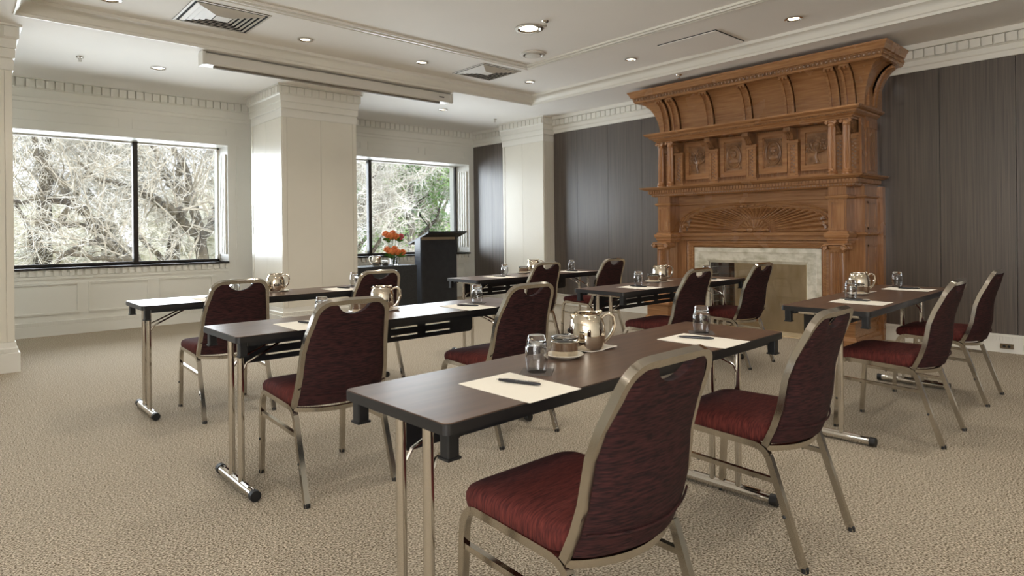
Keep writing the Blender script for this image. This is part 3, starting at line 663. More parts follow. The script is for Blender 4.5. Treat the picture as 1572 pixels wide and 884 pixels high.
for k in (-1.105, -.965, -.48, 0, .48, .965, 1.105):
    cy = MC + k; fx = 6.925
    obj('strapwork_pilaster', join(box(fx + .01, 7.0, cy - .056, cy + .056, 1.755, 2.135), box(fx, 7.0, cy - .066, cy + .066, 1.71, 1.76), box(fx - .006, 7.0, cy - .066, cy + .066, 2.12, 2.15), box(fx, fx + .01, cy - .056, cy - .028, 1.77, 2.115), box(fx, fx + .01, cy + .028, cy + .056, 1.77, 2.115), box(fx, fx + .01, cy - .028, cy + .028, 1.76, 1.785), box(fx, fx + .01, cy - .028, cy + .028, 2.095, 2.12)), 'oak', mt)
    bl = [ball((fx + .008, cy + .012 * (1 if j % 2 else -1), 1.80 + j * .02), (.008, .012, .010), 6, 4) for j in range(15)]
    obj('strap_carving', join(*bl), 'oak_carved', mt, True)
    cons = prism([(6.99, 2.15), (6.90, 2.155), (6.86, 2.18), (6.835, 2.215), (6.80, 2.23), (6.78, 2.25), (6.78, 2.272), (6.99, 2.272)], cy - .035, cy + .035, 'y')
    vols = [tube([(6.80, cy - .038, 2.245), (6.80, cy + .038, 2.245)], .02, 8), tube([(6.885, cy - .038, 2.172), (6.885, cy + .038, 2.172)], .016, 8)] + [tube([(6.97, cy + t, 2.145), (6.89, cy + t, 2.15), (6.84, cy + t, 2.205), (6.79, cy + t, 2.235)], .006, 5) for t in (-.022, 0, .022)]
    obj('console', join(cons, *vols), 'oak_carved', mt, True, 40)
for k in (-1.105, -.965, .965, 1.105):
    cy = MC + k; xc = 6.745
    prof = [(.05, 1.706), (.05, 1.725), (.046, 1.73), (.05, 1.742), (.043, 1.752), (.045, 1.762), (.038, 1.772)] + [(.037, 1.78), (.037, 1.95), (.034, 2.205)] + [(.036, 2.215), (.040, 2.222), (.034, 2.228)]
    obj('small_column', lathe(prof, 84, (xc, cy, 0), flute=14, fd=.17, z_fl=(1.775, 2.21)), 'oak_upright', mt, True, 28)
    obj('small_capital', ionic(xc, cy, 2.278, .037, .72), 'oak', mt, True)
# cove and crown
def cove(t): return .22 * (1 - cos(t)), 2.39 + .43 * sin(t)
cv = [cove(R(90) * i / 10) for i in range(11)]
obj('cove', join(profile_run([(-.2, 2.385), (0, 2.385)] + cv + [(-.2, 2.82)], U(6.90, 1.22)), box(6.95, XM, MC - 1.25, MC + 1.25, 2.40, 2.82)), 'oak', mt, True, 30)
obj('crown_cornice', join(profile_run([(-.2, 2.815), (.215, 2.815), (.232, 2.822), (.235, 2.834), (.24, 2.838), (.252, 2.884), (.268, 2.888), (.272, 2.902), (.285, 2.93), (.298, 2.946), (.302, 2.962), (-.2, 2.964)], U(6.90, 1.22)), box(6.9, XM, MC - 1.3, MC + 1.3, 2.82, 2.96)), 'oak', mt)
d_ = []
for i in range(66):
    yy = MC - 1.44 + i * .0443
    d_.append(ball((6.652, yy, 2.862), (.012, .013, .02), 6, 4)); d_.append(tube([(6.645, yy - .017, 2.882), (6.65, yy - .017, 2.845), (6.655, yy, 2.838), (6.65, yy + .017, 2.845), (6.645, yy + .017, 2.882)], .0035, 4))
for i in range(14):
    for s_ in (-1, 1): d_.append(ball((6.69 + i * .0443, MC + s_ * 1.468, 2.862), (.013, .012, .02), 6, 4))
o = obj('egg_and_dart', join(*d_), 'oak_carved', mt, True); o['kind'] = 'stuff'
def bracket(cx, cy, side):      # side 0: faces -x; -1/1: faces -y/+y
    n = 12; L = []
    def strip(w0, w1, th):
        v, f = [], []
        for i in range(n + 1):
            t = R(90) * (.03 + .93 * i / n); o_, z = cove(t); nx, nz = cos(t), -sin(t)      # outward normal (out, z) of the concave surface
            nrm = Vector((cos(t) * .43, -sin(t) * .22)).normalized()
            for w_ in (w0, w1):
                for d in (0, th): v.append((-(o_ + nrm.x * d), w_, z + nrm.y * d))
        for i in range(n):
            a = i * 4; b_ = a + 4; f += [(a, b_, b_ + 1, a + 1), (a + 2, a + 3, b_ + 3, b_ + 2), (a + 1, b_ + 1, b_ + 3, a + 3)]
        f += [(0, 1, 3, 2), (n * 4, n * 4 + 2, n * 4 + 3, n * 4 + 1)]
        return v, f
    s = join(strip(-.05, .05, .022), strip(-.05, -.028, .044), strip(.028, .05, .044), *[ball((-.19, w_, 2.79), (.022, .013, .018), 8, 5) for w_ in (-.035, 0, .035)])
    if side: s = ([(-y * side if False else y, x * -side * -1 if False else (x if side < 0 else -x), z) for x, y, z in s[0]], s[1])
    return [(x + cx, y + cy, z) for x, y, z in s[0]], s[1]
for k in (-1.10, -.95, -.483, 0, .483, .95, 1.10): obj('cove_bracket', bracket(6.90, MC + k, 0), 'oak', mt, True, 30)
for s_ in (-1, 1): obj('cove_bracket', bracket(7.1, MC + s_ * 1.22, s_), 'oak', mt, True, 30)

# ------------------------------------------------------------ folding tables
TL, TW, TH = 1.82, .47, .73
def make_table():
    t = empty('training_table')
    hx, hy = TL / 2, TW / 2
    obj('tabletop', prism(rrect(-hx + .003, hx - .003, -hy + .003, hy - .003, .018), TH - .003, TH, 'z'), 'table_top', t)
    obj('edge_band', prism(rrect(-hx, hx, -hy, hy, .02), TH - .028, TH - .0025, 'z'), 'table_edge', t)
    rail = join(box(-hx + .06, hx - .06, hy - .06, hy - .035, TH - .05, TH - .028), box(-hx + .06, hx - .06, -hy + .035, -hy + .06, TH - .05, TH - .028))
    obj('under_frame', rail, 'black_steel', t)
    for sx_ in (-1, 1):
        X = sx_ * (hx - .075)
        lg = obj('leg', join(tube([(X, -.062, .045), (X, -.062, TH - .04)], .0148, 14), tube([(X, .062, .045), (X, .062, TH - .04)], .0148, 14)), 'chrome', t, True)
        obj('cross_bar', join(tube([(X, -.16, TH - .04), (X, .16, TH - .04)], .011, 8)), 'chrome', t, True)
        obj('foot', join(tube([(X, -.21, .026), (X, .21, .026)], .021, 14), tube([(X - .03 * 0, -.16, .04), (X, .16, .04)], .012, 8)), 'chrome', t, True)
        for s_ in (-1, 1): obj('foot_cap', tube([(X, s_ * .205, .026), (X, s_ * .235, .026)], .024, 14), 'black_plastic', t, True)
        for s_ in (-1, 1): obj('brace', tube([(X, s_ * .062, TH - .2), (X - sx_ * .03, s_ * .055, TH - .15), (X - sx_ * .28, s_ * .03, TH - .035)], .0055, 6), 'chrome', t, True)
        for s_ in (-1, 1):
            bx, by = sx_ * (hx - .035), s_ * (hy - .032)
            obj('corner_bumper', join(prism(rrect(bx - .017, bx + .017, by - .017, by + .017, .004, 2), TH - .088, TH - .027, 'z'), box(bx - .02, bx + .02, by - .02, by + .02, TH - .094, TH - .088)), 'black_plastic', t)
    # slotted modesty panel
    y0, y1 = .155, .159; xa, xb = -.77, .70
    rows = [prism([(xa, .60 - .025), (xa, .565), (xa + .004, .552), (xa + .02, .54), (xb - .02, .54), (xb - .004, .552), (xb, .565), (xb, .575)][0:0] or [(xa, .562), (xa, .556), (xa + .006, .545), (xa + .02, .535), (xb - .02, .535), (xb - .006, .545), (xb, .556), (xb, .562)], y0, y1, 'y'),
            box(xa, xb, y0, y1, .571, .608), box(xa, xb, y0, y1, .617, TH - .03)]
    cols = [-.636 + i * .243 for i in range(5)]
    for z0, z1 in ((.562, .571), (.608, .617)):
        e = [xa] + [q for c_ in cols for q in (c_, c_ + .184)] + [xb]
        for i in range(0, len(e), 2): rows.append(box(e[i], e[i + 1], y0, y1, z0, z1))
    obj('modesty_panel', join(*rows), 'black_steel', t)
    return t
TABS = [(.845, 1.17, 1.6, 'dark folding table nearest the camera with two sheets and a large steel pitcher'),
        (.92, 2.79, .5, 'middle folding table of the left file, slotted black panel beneath'),
        (.90, 4.45, .3, 'folding table nearest the big window, in front of the square pillar'),
        (3.60, 4.47, .6, 'far folding table before the wood wall, beside the lectern'),
        (3.58, 2.79, .8, 'folding table in front of the fireplace with slotted black panel'),
        (3.60, 1.19, 1.8, 'folding table at the right, before the dark wall and mantelpiece pedestal')]
tb0 = make_table(); TF = []
for i, (x, y, a, lb) in enumerate(TABS):
    t = tb0 if i == 0 else copy_tree(tb0)
    a = R(a); t.rotation_euler = (0, 0, a)
    cxx, cyy = x + TL / 2 * cos(a) - TW / 2 * sin(a), y + TL / 2 * sin(a) + TW / 2 * cos(a)
    t.location = (cxx, cyy, 0); tag(t, lb, 'table', 'folding training tables')
    TF.append((x, y, a))
    if i == 2:
        for c in [c for c in t.children if c.name.startswith('modesty_panel')]: bpy.data.objects.remove(c)

# ------------------------------------------------------------ banquet chairs
def arcpts(a, b_, c_, n=5):      # rounded corner between a and c_ with control b_
    a, b_, c_ = Vector(a), Vector(b_), Vector(c_)
    return [tuple(a * (1 - t) ** 2 + b_ * 2 * t * (1 - t) + c_ * t * t) for t in [i / n for i in range(n + 1)]]
BACK = [(.40, -.135, .213), (.43, -.15, .214), (.47, -.168, .212), (.54, -.190, .208), (.65, -.207, .200), (.72, -.231, .191), (.78, -.257, .181), (.84, -.282, .172), (.873, -.298, .167)]
def backat(z):
    for p, q in zip(BACK[:-1], BACK[1:]):
        if z <= q[0]:
            t = (z - p[0]) / (q[0] - p[0]); t = max(0, t); return p[1] + (q[1] - p[1]) * t, p[2] + (q[2] - p[2]) * t
    return BACK[-1][1], BACK[-1][2]
def make_chair():
    t = empty('banquet_chair')
    # side frames
    for s_ in (-1, 1):
        X = s_ * .213
        p = [(X, .27, .0)] + arcpts((X, .25, .335), (X, .243, .408), (X, .19, .410), 6) + arcpts((X, -.085, .398), (X, -.135, .398), (X, -.152, .352), 6) + [(X + s_ * .003, -.27, .0)]
        iF = len(p) // 2
        k = 7
        fr = obj('leg', tube(p[:k], .0115, 4, square=True, upv=(0, 1, 0)), 'chair_chrome', t, True, 50)
        obj('side_rail', tube(p[k - 1:-2], .0115, 4, square=True, upv=(0, 0, 1)), 'chair_chrome', t, True, 50)
        obj('leg', tube(p[-3:], .0115, 4, square=True, upv=(0, 1, 0)), 'chair_chrome', t, True, 50)
        obj('stretcher', tube([(X, .252, .298), (X, -.176, .283)], .0085, 4, square=True), 'chair_chrome', t)
        for gx, gy in ((X, .27), (X + s_ * .003, -.27)): obj('glide', lathe([(.0145, 0), (.0145, .014), (.01, .018)], 8, (gx, gy, 0)), 'black_plastic', t)
        obj('stacking_stud', join(*[ball(c_, .0075, 6, 4) for c_ in ((X, .13, .286), (X, -.09, .279), (X + s_ * .01, -.205, .17), (X + s_ * .01, .26, .17))]), 'black_plastic', t)
    # rear bow and front bar
    bow = [(x, -.135 - .062 * (1 - (x / .213) ** 2), .392 - .012 * (1 - (x / .213) ** 2)) for x in [-.213 + .426 * i / 12 for i in range(13)]]
    obj('rear_bow', tube(bow, .0095, 4, square=True), 'chair_chrome', t, True, 50)
    obj('front_bar', tube([(-.213, .19, .40), (.213, .19, .40)], .009, 4, square=True), 'chair_chrome', t)
    # back frame: up one side, across the top, down the other
    side = [(-w_, y, z) for z, y, w_ in BACK[:-3]]
    yt = -.302
    top = arcpts((-.177, -.266, .795), (-.167, -.297, .870), (-.10, yt, .870), 7) + [(0, yt - .004, .872)]
    half = side + top
    full = half + [(-x, y, z) for x, y, z in half[::-1][1:]]
    obj('back_frame', tube(full, .0112, 4, square=True, upv=(0, 1, 0)), 'chair_chrome', t, True, 50)
    # upholstered back with hand-hold dip
    NX, NZ = 30, 16; v, f = [], []
    for side_ in (0, 1):
        for j in range(NZ + 1):
            for i in range(NX + 1):
                s = -1 + 2 * i / NX
                zt = .856 - .055 * max(0, (abs(s) - .66) / .34) ** 2.2
                if abs(s) < .47: zt -= .044 * (1 - (s / .47) ** 2) ** .7
                zb = .408 + .012 * 0
                z = zb + (zt - zb) * j / NZ
                y, w_ = backat(z); x = s * (w_ - .004)
                bul = (1 - s * s) * (.055 * max(0, 1 - (z - .40) / .42) + .010)
                ed = min(1, (1 - abs(s)) * 5) ** .5 * min(1, (1 - j / NZ) * 5 + .15) ** .5
                th = .006 + .016 * ed
                v.append((x, y - bul - th if side_ == 0 else y - bul * .8 + th, z))
    S = (NX + 1) * (NZ + 1)
    for j in range(NZ):
        for i in range(NX):
            a = j * (NX + 1) + i; f.append((a, a + 1, a + NX + 2, a + NX + 1)); f.append((S + a, S + a + NX + 1, S + a + NX + 2, S + a + 1))
    for i in range(NX): f.append((i, S + i, S + i + 1, i + 1)); a = NZ * (NX + 1) + i; f.append((a, a + 1, S + a + 1, S + a))
    for j in range(NZ): a = j * (NX + 1); f.append((a, a + NX + 1, S + a + NX + 1, S + a)); a += NX; f.append((a, S + a, S + a + NX + 1, a + NX + 1))
    bk_ = obj('backrest', (v, f), 'back_fabric_shaded', t, True, 60)
    seam = [(x, backat(.475)[0] - .0235 - (1 - (x / .212) ** 2) * (.055 * (1 - .075 / .42) + .010), .475 - .015 * (1 - (x / .212) ** 2)) for x in [-.205 + .41 * i / 16 for i in range(17)]]
    obj('seam', tube(seam, .0035, 5), 'back_fabric_shaded', bk_, True)
    # seat cushion
    out = rrect(-.222, .222, -.14, .268, .055, 6)
    lay = [(.404, .93), (.41, .985), (.43, 1.0), (.452, .995), (.466, .965), (.474, .90), (.479, .7), (.481, .4), (.482, .001)]
    v, f = [], []; n = len(out)
    for z, s in lay:
        for x, y in out:
            cy = .064
            drop = .012 * max(0, (y - .15) / .12) * s if z > .44 else 0
            v.append((x * s, cy + (y - cy) * s, z - drop))
    for i in range(len(lay) - 1):
        for k in range(n): f.append((i * n + k, i * n + (k + 1) % n, (i + 1) * n + (k + 1) % n, (i + 1) * n + k))
    f.append(tuple(range(n))[::-1])
    obj('seat', (v, f), 'seat_fabric_lit', t, True, 60)
    return t
CH_ = [(1.285, 1.150, 0, 'large maroon banquet chair closest to the camera at the nearest table'),
       (2.375, 1.20, .8, 'maroon banquet chair second at the nearest table, seen from its side'),
       (1.355, 2.855, -.5, 'maroon banquet chair left of two at the middle table of the left file'),
       (2.425, 2.825, 1, 'maroon banquet chair right of two at the middle table, behind the big pitcher'),
       (1.398, 4.448, .3, 'maroon banquet chair left of two at the window-side table'),
       (2.52, 4.63, 0, 'maroon banquet chair before the black-clothed side table'),
       (4.22, 4.47, 0, 'maroon banquet chair at the far table, nearer the lectern'),
       (5.20, 4.46, 0, 'maroon banquet chair at the far table, before the grey wood wall'),
       (4.19, 2.84, 0, 'maroon banquet chair left of two at the table facing the fireplace'),
       (5.19, 2.84, .5, 'maroon banquet chair right in front of the fireplace opening'),
       (4.12, 1.215, .3, 'maroon banquet chair left of two at the right-hand table'),
       (5.245, 1.24, 0, 'maroon banquet chair nearest the wall socket, far right of the room')]
ch0 = make_chair()
for i, (x, y, a, lb) in enumerate(CH_):
    t = ch0 if i == 0 else copy_tree(ch0)
    t.location = (x, y, 0); t.rotation_euler = (0, 0, R(a)); tag(t, lb, 'chair', 'maroon banquet chairs at the tables')

# ------------------------------------------------------------ things on the tables
ZTB = TH
def mk_pad():
    t = obj('paper_sheet', box(-.102, .102, -.146, .146, 0, .0016), 'paper'); return t
def mk_coaster(): return obj('coaster', box(-.05, .05, -.05, .05, 0, .002), 'coaster')
def mk_pen():
    t = empty('pen')
    obj('barrel', lathe([(.0001, -.07), (.003, -.068), (.0055, -.05), (.0055, .04), (.004, .055), (.0035, .066), (.0001, .067)], 10, (0, 0, .0055), 'y'), 'pen_black', t, True)
    obj('clip', box(-.0015, .0015, -.066, -.028, .0105, .0125), 'chrome', t); obj('tip', lathe([(.0036, .055), (.001, .074), (.0001, .075)], 8, (0, 0, .0055), 'y'), 'chrome', t)
    return t
def mk_glass():      # tumbler standing upside down
    prof_o = [(.0295, 0), (.033, .015), (.0355, .035), (.036, .055), (.0345, .075), (.0315, .092), (.0285, .102), (.027, .110), (.0245, .1145)]
    prof_i = [(.0001, .094), (.022, .0935), (.027, .088), (.0318, .075), (.034, .055), (.0336, .035), (.0312, .015), (.0278, 0)]
    return obj('water_glass', lathe([(.0001, .1145)] + prof_o[::-1] + prof_i[::-1], 24), 'glass', None, True, 60)
def mk_pitcher():
    t = empty('water_pitcher')
    obj('body', join(lathe([(.0001, .003), (.058, .003), (.060, .0), (.062, .004), (.0625, .008), (.066, .02), (.0675, .045), (.067, .065), (.0645, .088), (.059, .108), (.052, .120), (.0485, .125), (.0495, .131), (.051, .133), (.048, .132), (.046, .125), (.055, .105), (.062, .07), (.062, .03), (.058, .012), (.0001, .010)], 40)), 'silver', t, True, 50)
    obj('spout', tube([(-.046, 0, .112), (-.053, 0, .121), (-.060, 0, .129)], [.015, .011, .006], 10), 'silver', t, True)
    obj('handle', tube(arcpts((.056, 0, .112), (.085, 0, .140), (.103, 0, .112), 6) + arcpts((.107, 0, .09), (.105, 0, .045), (.064, 0, .02), 6), .0062, 8, flat=1.5), 'silver', t, True)
    obj('hinge', ball((.05, 0, .134), (.01, .006, .007), 8, 5), 'silver', t, True)
    return t
def mk_pot():
    t = empty('sweets_jar')
    obj('bowl', lathe([(.0001, .002), (.044, .002), (.046, .006), (.046, .046), (.0475, .05), (.045, .052), (.043, .048), (.043, .008), (.0001, .006)], 28), 'silver', t, True, 40)
    obj('lid', lathe([(.0001, .0735), (.03, .073), (.045, .068), (.049, .0665), (.0495, .064), (.047, .063), (.0465, .0525), (.0435, .0525), (.044, .062), (.03, .0685), (.0001, .069)], 28), 'glass', t, True, 50)
    obj('contents', lathe([(.0001, .012), (.0425, .012), (.0425, .047), (.03, .051), (.0001, .052)], 20), 'china', t, True)
    return t
def mk_saucer(): return obj('saucer', lathe([(.0001, .003), (.035, .003), (.038, 0), (.042, .002), (.062, .010), (.066, .0135), (.064, .015), (.04, .007), (.0001, .006)], 32), 'china', None, True, 50)
def mk_napkin():
    v, f = [], []; n = 10
    for i in range(n + 1):
        for j in range(n + 1):
            x = -.085 + .17 * i / n; y = -.06 + .12 * j / n; r_ = math.hypot(x, y)
            z = .004 + max(0, (r_ - .06)) * .16 + .003 * sin(40 * x + 9 * y) * min(1, r_ / .06) * (r_ > .055)
            v.append((x, y, z))
    S = len(v); v += [(x, y, max(0, z - .0035)) for x, y, z in v]
    for i in range(n):
        for j in range(n):
            a = i * (n + 1) + j; f.append((a, a + n + 1, a + n + 2, a + 1)); f.append((S + a, S + a + 1, S + a + n + 2, S + a + n + 1))
    for i in range(n):
        for a, b_ in ((i, i + 1), (n * (n + 1) + i, n * (n + 1) + i + 1), (i * (n + 1), (i + 1) * (n + 1)), (i * (n + 1) + n, (i + 1) * (n + 1) + n)): f.append((a, b_, S + b_, S + a))
    return obj('napkin', (v, f), 'napkin', None, True, 50)
KIT = dict(paper=mk_pad, coaster=mk_coaster, pen=mk_pen, glass=mk_glass, pitcher=mk_pitcher, pot=mk_pot, saucer=mk_saucer, napkin=mk_napkin)
CAT = dict(paper='paper', coaster='coaster', pen='pen', glass='glass', pitcher='pitcher', pot='jar', saucer='saucer', napkin='napkin')
GRP = dict(paper='writing paper on the tables', coaster='coasters under the water glasses', pen='pens on the writing paper', glass='upturned water glasses on the tables', pitcher='steel water pitchers', pot='steel sweets jars with glass lids', saucer='saucers under the jars', napkin='folded napkins under the pitchers')
PROTO = {}
def put(kind, x, y, z, rz, label):
    if kind not in PROTO: o = PROTO[kind] = KIT[kind]()
    else: o = copy_tree(PROTO[kind])
    o.location = (x, y, z); o.rotation_euler = (0, 0, R(rz)); tag(o, label, CAT[kind], GRP[kind]); return o
TNAME = ['nearest table', 'middle left table', 'window-side table', 'far table', 'fireplace table', 'right-hand table']
# per table: sheet left-bottom corners, pens, glasses, jar, pitcher (world coordinates)
LAY = [
  dict(paper=[(1.206, 1.315, 1.5), (2.232, 1.347, 1.8)], pen=[(1.225, 1.335, 200), (2.243, 1.385, 205)], glass=[(1.372, 1.412), (2.395, 1.452)], pot=(1.60, 1.505), pit=(1.775, 1.555, 8)),
  dict(paper=[(1.288, 2.925, .5), (2.285, 2.93, .5)], pen=[(1.312, 2.95, 200), (2.30, 2.95, 210)], glass=[(1.435, 3.06), (2.449, 3.045)], pot=(1.70, 3.14), pit=(1.85, 3.165, -5)),
  dict(paper=[(1.36, 4.60, .3), (2.32, 4.60, .3)], pen=[(1.36, 4.62, 200), (2.36, 4.64, 200)], glass=[(1.56, 4.76), (2.53, 4.78)], pot=(1.74, 4.80), pit=(1.885, 4.82, -5)),
  dict(paper=[(4.02, 4.64, .6), (5.08, 4.64, .6)], pen=[(4.03, 4.66, 200), (5.08, 4.66, 200)], glass=[(4.18, 4.75), (5.23, 4.80)], pot=(4.52, 4.84), pit=(4.69, 4.86, -5)),
  dict(paper=[(3.98, 2.945, .8), (5.02, 2.96, .8)], pen=[(4.01, 2.98, 195), (5.03, 2.97, 200)], glass=[(4.12, 3.06), (5.12, 3.05)], pot=(4.42, 3.135), pit=(4.575, 3.165, 0)),
  dict(paper=[(4.035, 1.385, 1.8), (5.10, 1.435, 1.8)], pen=[(4.08, 1.42, 200), (5.13, 1.44, 210)], glass=[(4.205, 1.50), (5.25, 1.55)], pot=(4.47, 1.56), pit=(4.62, 1.595, 0)),
]
for ti, L in enumerate(LAY):
    n = TNAME[ti]; z = ZTB
    for k in (0, 1):
        wh = ('at its end nearer the window-side left', 'at its end towards the fireplace')[k]
        wh = ('left', 'right')[k]
        x, y, a = L['paper'][k]; put('paper', x, y, z, a, 'cream blank sheet of paper, %s one of two on the %s' % (wh, n))
        x, y, a = L['pen'][k]; put('pen', x, y, z + .0016, a - 180, 'dark ballpoint pen lying on the %s sheet of the %s' % (wh, n))
        x, y = L['glass'][k]; put('coaster', x + .0, y, z, 38 + a * 0, 'small grey square coaster under the %s glass of the %s' % (wh, n))
        put('glass', x, y, z + .002, 0, 'upturned clear tumbler, %s one of two on the %s' % (wh, n))
    x, y = L['pot']; put('saucer', x, y, z, 0, 'cream saucer under the jar on the %s' % n); put('pot', x, y, z + .0065, 0, 'round steel jar with glass lid beside the pitcher on the %s' % n)
    x, y, a = L['pit']
    put('napkin', x + .01, y, z, a - 20, 'folded cream napkin under the pitcher on the %s' % n); put('pitcher', x, y, z + .0045, a - 42, 'polished steel pitcher with loop handle on the %s' % n)

# ------------------------------------------------------------ side table, flowers, lectern
t = troot('side_table', (4.6, 7.95, 0), 'rectangular side table under a fitted black cloth, beside the lectern', 'table')
sx0, sx1, sy0, sy1, sz = 4.12, 5.09, 7.72, 8.18, .705
obj('top', box(sx0 + .004, sx1 - .004, sy0 + .004, sy1 - .004, sz - .03, sz - .003), 'table_edge', t)
for a in (sx0 + .04, sx1 - .04):
    for b_ in (sy0 + .04, sy1 - .04): obj('leg', tube([(a, b_, 0), (a, b_, sz - .03)], .014, 8), 'chrome', t, True)
v, f = [], []                       # fitted cloth with slightly curved skirt edges
NN = 12
def ring_pts(z, bow):
    pts = []
    for (p, q) in (((sx0, sy0), (sx1, sy0)), ((sx1, sy0), (sx1, sy1)), ((sx1, sy1), (sx0, sy1)), ((sx0, sy1), (sx0, sy0))):
        nx, ny = (q[1] - p[1]), -(q[0] - p[0]); l_ = math.hypot(nx, ny); nx, ny = nx / l_, ny / l_
        for i in range(NN):
            s = i / NN; b2 = bow * sin(pi * s); pts.append((p[0] + (q[0] - p[0]) * s - nx * b2, p[1] + (q[1] - p[1]) * s - ny * b2, z))
    return pts
for z, b_ in ((sz, 0), (sz - .006, 0), (.5, .02), (.25, .03), (.02, .02)): v += ring_pts(z, b_)
n = NN * 4
for i in range(4):
    for k in range(n): f.append((i * n + k, i * n + (k + 1) % n, (i + 1) * n + (k + 1) % n, (i + 1) * n + k))
f.append(tuple(range(n)))
cl = obj('tablecloth', (v, f), 'cloth_black', None, True, 40); tag(cl, 'black stretch cloth covering the side table by the window', 'tablecloth')
def protea_vase(x, y, hg, label, nb, top):
    t = troot('flower_vase', (x, y, sz), label, 'vase', 'glass vases of orange flowers')
    w_ = .045
    obj('glass_body', move(join(lathe([(.0001, 0), (w_, 0), (w_ * 1.05, .01), (w_ * 1.05, hg), (w_ * .98, hg), (w_ * .96, .012), (.0001, .012)], 24)), (x, y, sz + .001)), 'glass', t, True, 40)
    rr = random.Random(nb)
    for k in range(nb):
        a = 2 * pi * k / nb + rr.uniform(-.3, .3); q = 0 if k == 0 else .085 + .03 * (k % 2)
        hx, hy, hz = x + q * cos(a), y + q * sin(a), top + (.03 if k == 0 else rr.uniform(-.025, .02))
        st = obj('stem', tube([(x + .2 * (hx - x), y + .2 * (hy - y), sz + .02), (x + .4 * (hx - x), y + .4 * (hy - y), sz + hg), (hx, hy, hz)], .004, 5), 'leaf', t)
        ps = [ball((hx, hy, hz + .012), (.032, .032, .034), 8, 5)]
        for j in range(34):
            b2 = 2 * pi * j * .381966; el = R(10 + 75 * (j / 34)); L2 = .066
            d = Vector((cos(b2) * cos(el), sin(b2) * cos(el), sin(el)))
            ps.append(tube([(hx + d.x * .008, hy + d.y * .008, hz + d.z * .008), (hx + d.x * L2 * .6, hy + d.y * L2 * .6, hz + d.z * L2 * .6), (hx + d.x * L2 * .85, hy + d.y * L2 * .85, hz + .012 + d.z * L2 * .95)], [.005, .008, .005], 5))
        fl = obj('flower', join(*ps), 'petal_pink' if (k == nb - 1 and hg > .12) else 'petal', st, True)
    lf = []
    for k in range(22):
        a = rr.uniform(0, 2 * pi); q = rr.uniform(.12, .19); zb_ = top - rr.uniform(.0, .06)
        c_ = Vector((x + .3 * q * cos(a), y + .3 * q * sin(a), zb_)); e = Vector((x + q * cos(a), y + q * sin(a), zb_ + rr.uniform(-.03, .05))); s2 = Vector((-sin(a) * .5, cos(a) * .5, .8)) * .028; m2 = (c_ + e) / 2
        o = obj('leaf', ([tuple(c_), tuple(m2 + s2), tuple(e), tuple(m2 - s2), tuple(m2 + Vector((0, 0, .005)))], [(0, 1, 4), (1, 2, 4), (2, 3, 4), (3, 0, 4)]), 'leaf', t)
protea_vase(4.83, 7.90, .115, 'short glass vase of orange pincushion flowers, the lower bunch', 8, .885)
protea_vase(4.90, 8.06, .20, 'taller glass vase of orange and pink flowers with green leaves behind the low one', 8, 1.11)
put('pitcher', 4.55, 7.93, sz + .008, 140, 'polished steel pitcher on the black-clothed table beside the flowers')
put('saucer', 4.55, 7.93, sz, 0, 'saucer under the pitcher on the black-clothed table')
put('pot', 4.70, 7.95, sz, 0, 'small steel jar between pitcher and flowers on the black cloth')
# lectern: slim body, sloped top falling towards the window
t = troot('lectern', (5.72, 8.14, 0), 'dark charcoal lectern with sloped top beside the black-clothed table by the window', 'lectern')
lx0, lx1, ly0, ly1 = 5.375, 6.06, 8.05, 8.20
obj('front_panel', box(lx0 + .02, lx1 - .02, ly0, ly0 + .03, 0.03, 1.06), 'lectern', t)
obj('side_panel', prism([(ly0 - .002, .03), (ly1, .03), (ly1, 1.05), (ly0 - .002, 1.10)], lx0 - .004, lx0 + .02, 'x'), 'lectern_side_lit', t)
obj('side_panel', prism([(ly0 - .002, .03), (ly1, .03), (ly1, 1.05), (ly0 - .002, 1.10)], lx1 - .02, lx1 + .004, 'x'), 'lectern', t)
obj('back_panel', box(lx0 + .02, lx1 - .02, ly1 - .02, ly1, .03, 1.04), 'lectern', t)
obj('base', box(lx0 - .02, lx1 + .02, ly0 - .08, ly1 + .14, 0, .03), 'lectern', t)
obj('gap_strip', box(lx0 + .021, lx1 - .021, ly0 + .012, ly0 + .03, 1.06, 1.10), 'lectern_gap_tan', t)  # added strip; colour imitates light reflected in the gap below the board
obj('top_board', prism([(7.88, 1.19), (7.88, 1.165), (8.43, .985), (8.44, 1.012)], 5.41, 6.14, 'x'), 'lectern', t)
obj('front_apron', prism([(7.90, 1.162), (7.94, 1.149), (8.05, 1.10), (8.05, 1.118)], 5.46, 6.10, 'x'), 'lectern', t)
obj('reading_ledge', prism([(8.42, .99), (8.44, .985), (8.452, 1.035), (8.435, 1.04)], 5.45, 6.10, 'x'), 'lectern', t)
m_ = empty('microphone', (5.45, 7.93, 1.17)); tag(m_, 'thin black goose-neck microphone standing on the lectern edge', 'microphone'); ORG[m_.name] = (5.45, 7.93, 1.17)
obj('gooseneck', tube([(5.45, 7.93, 1.17), (5.45, 7.93, 1.22), (5.44, 7.94, 1.28), (5.40, 7.97, 1.35), (5.355, 8.0, 1.42)], .009, 6), 'black_plastic', m_, True)
obj('socket', lathe([(.016, 1.172), (.016, 1.195), (.009, 1.205), (.0085, 1.235)], 12, (5.45, 7.93, 0)), 'black_plastic', m_, True)
obj('capsule', ball((5.345, 8.005, 1.438), (.02, .02, .026), 8, 6), 'black_plastic', m_, True)

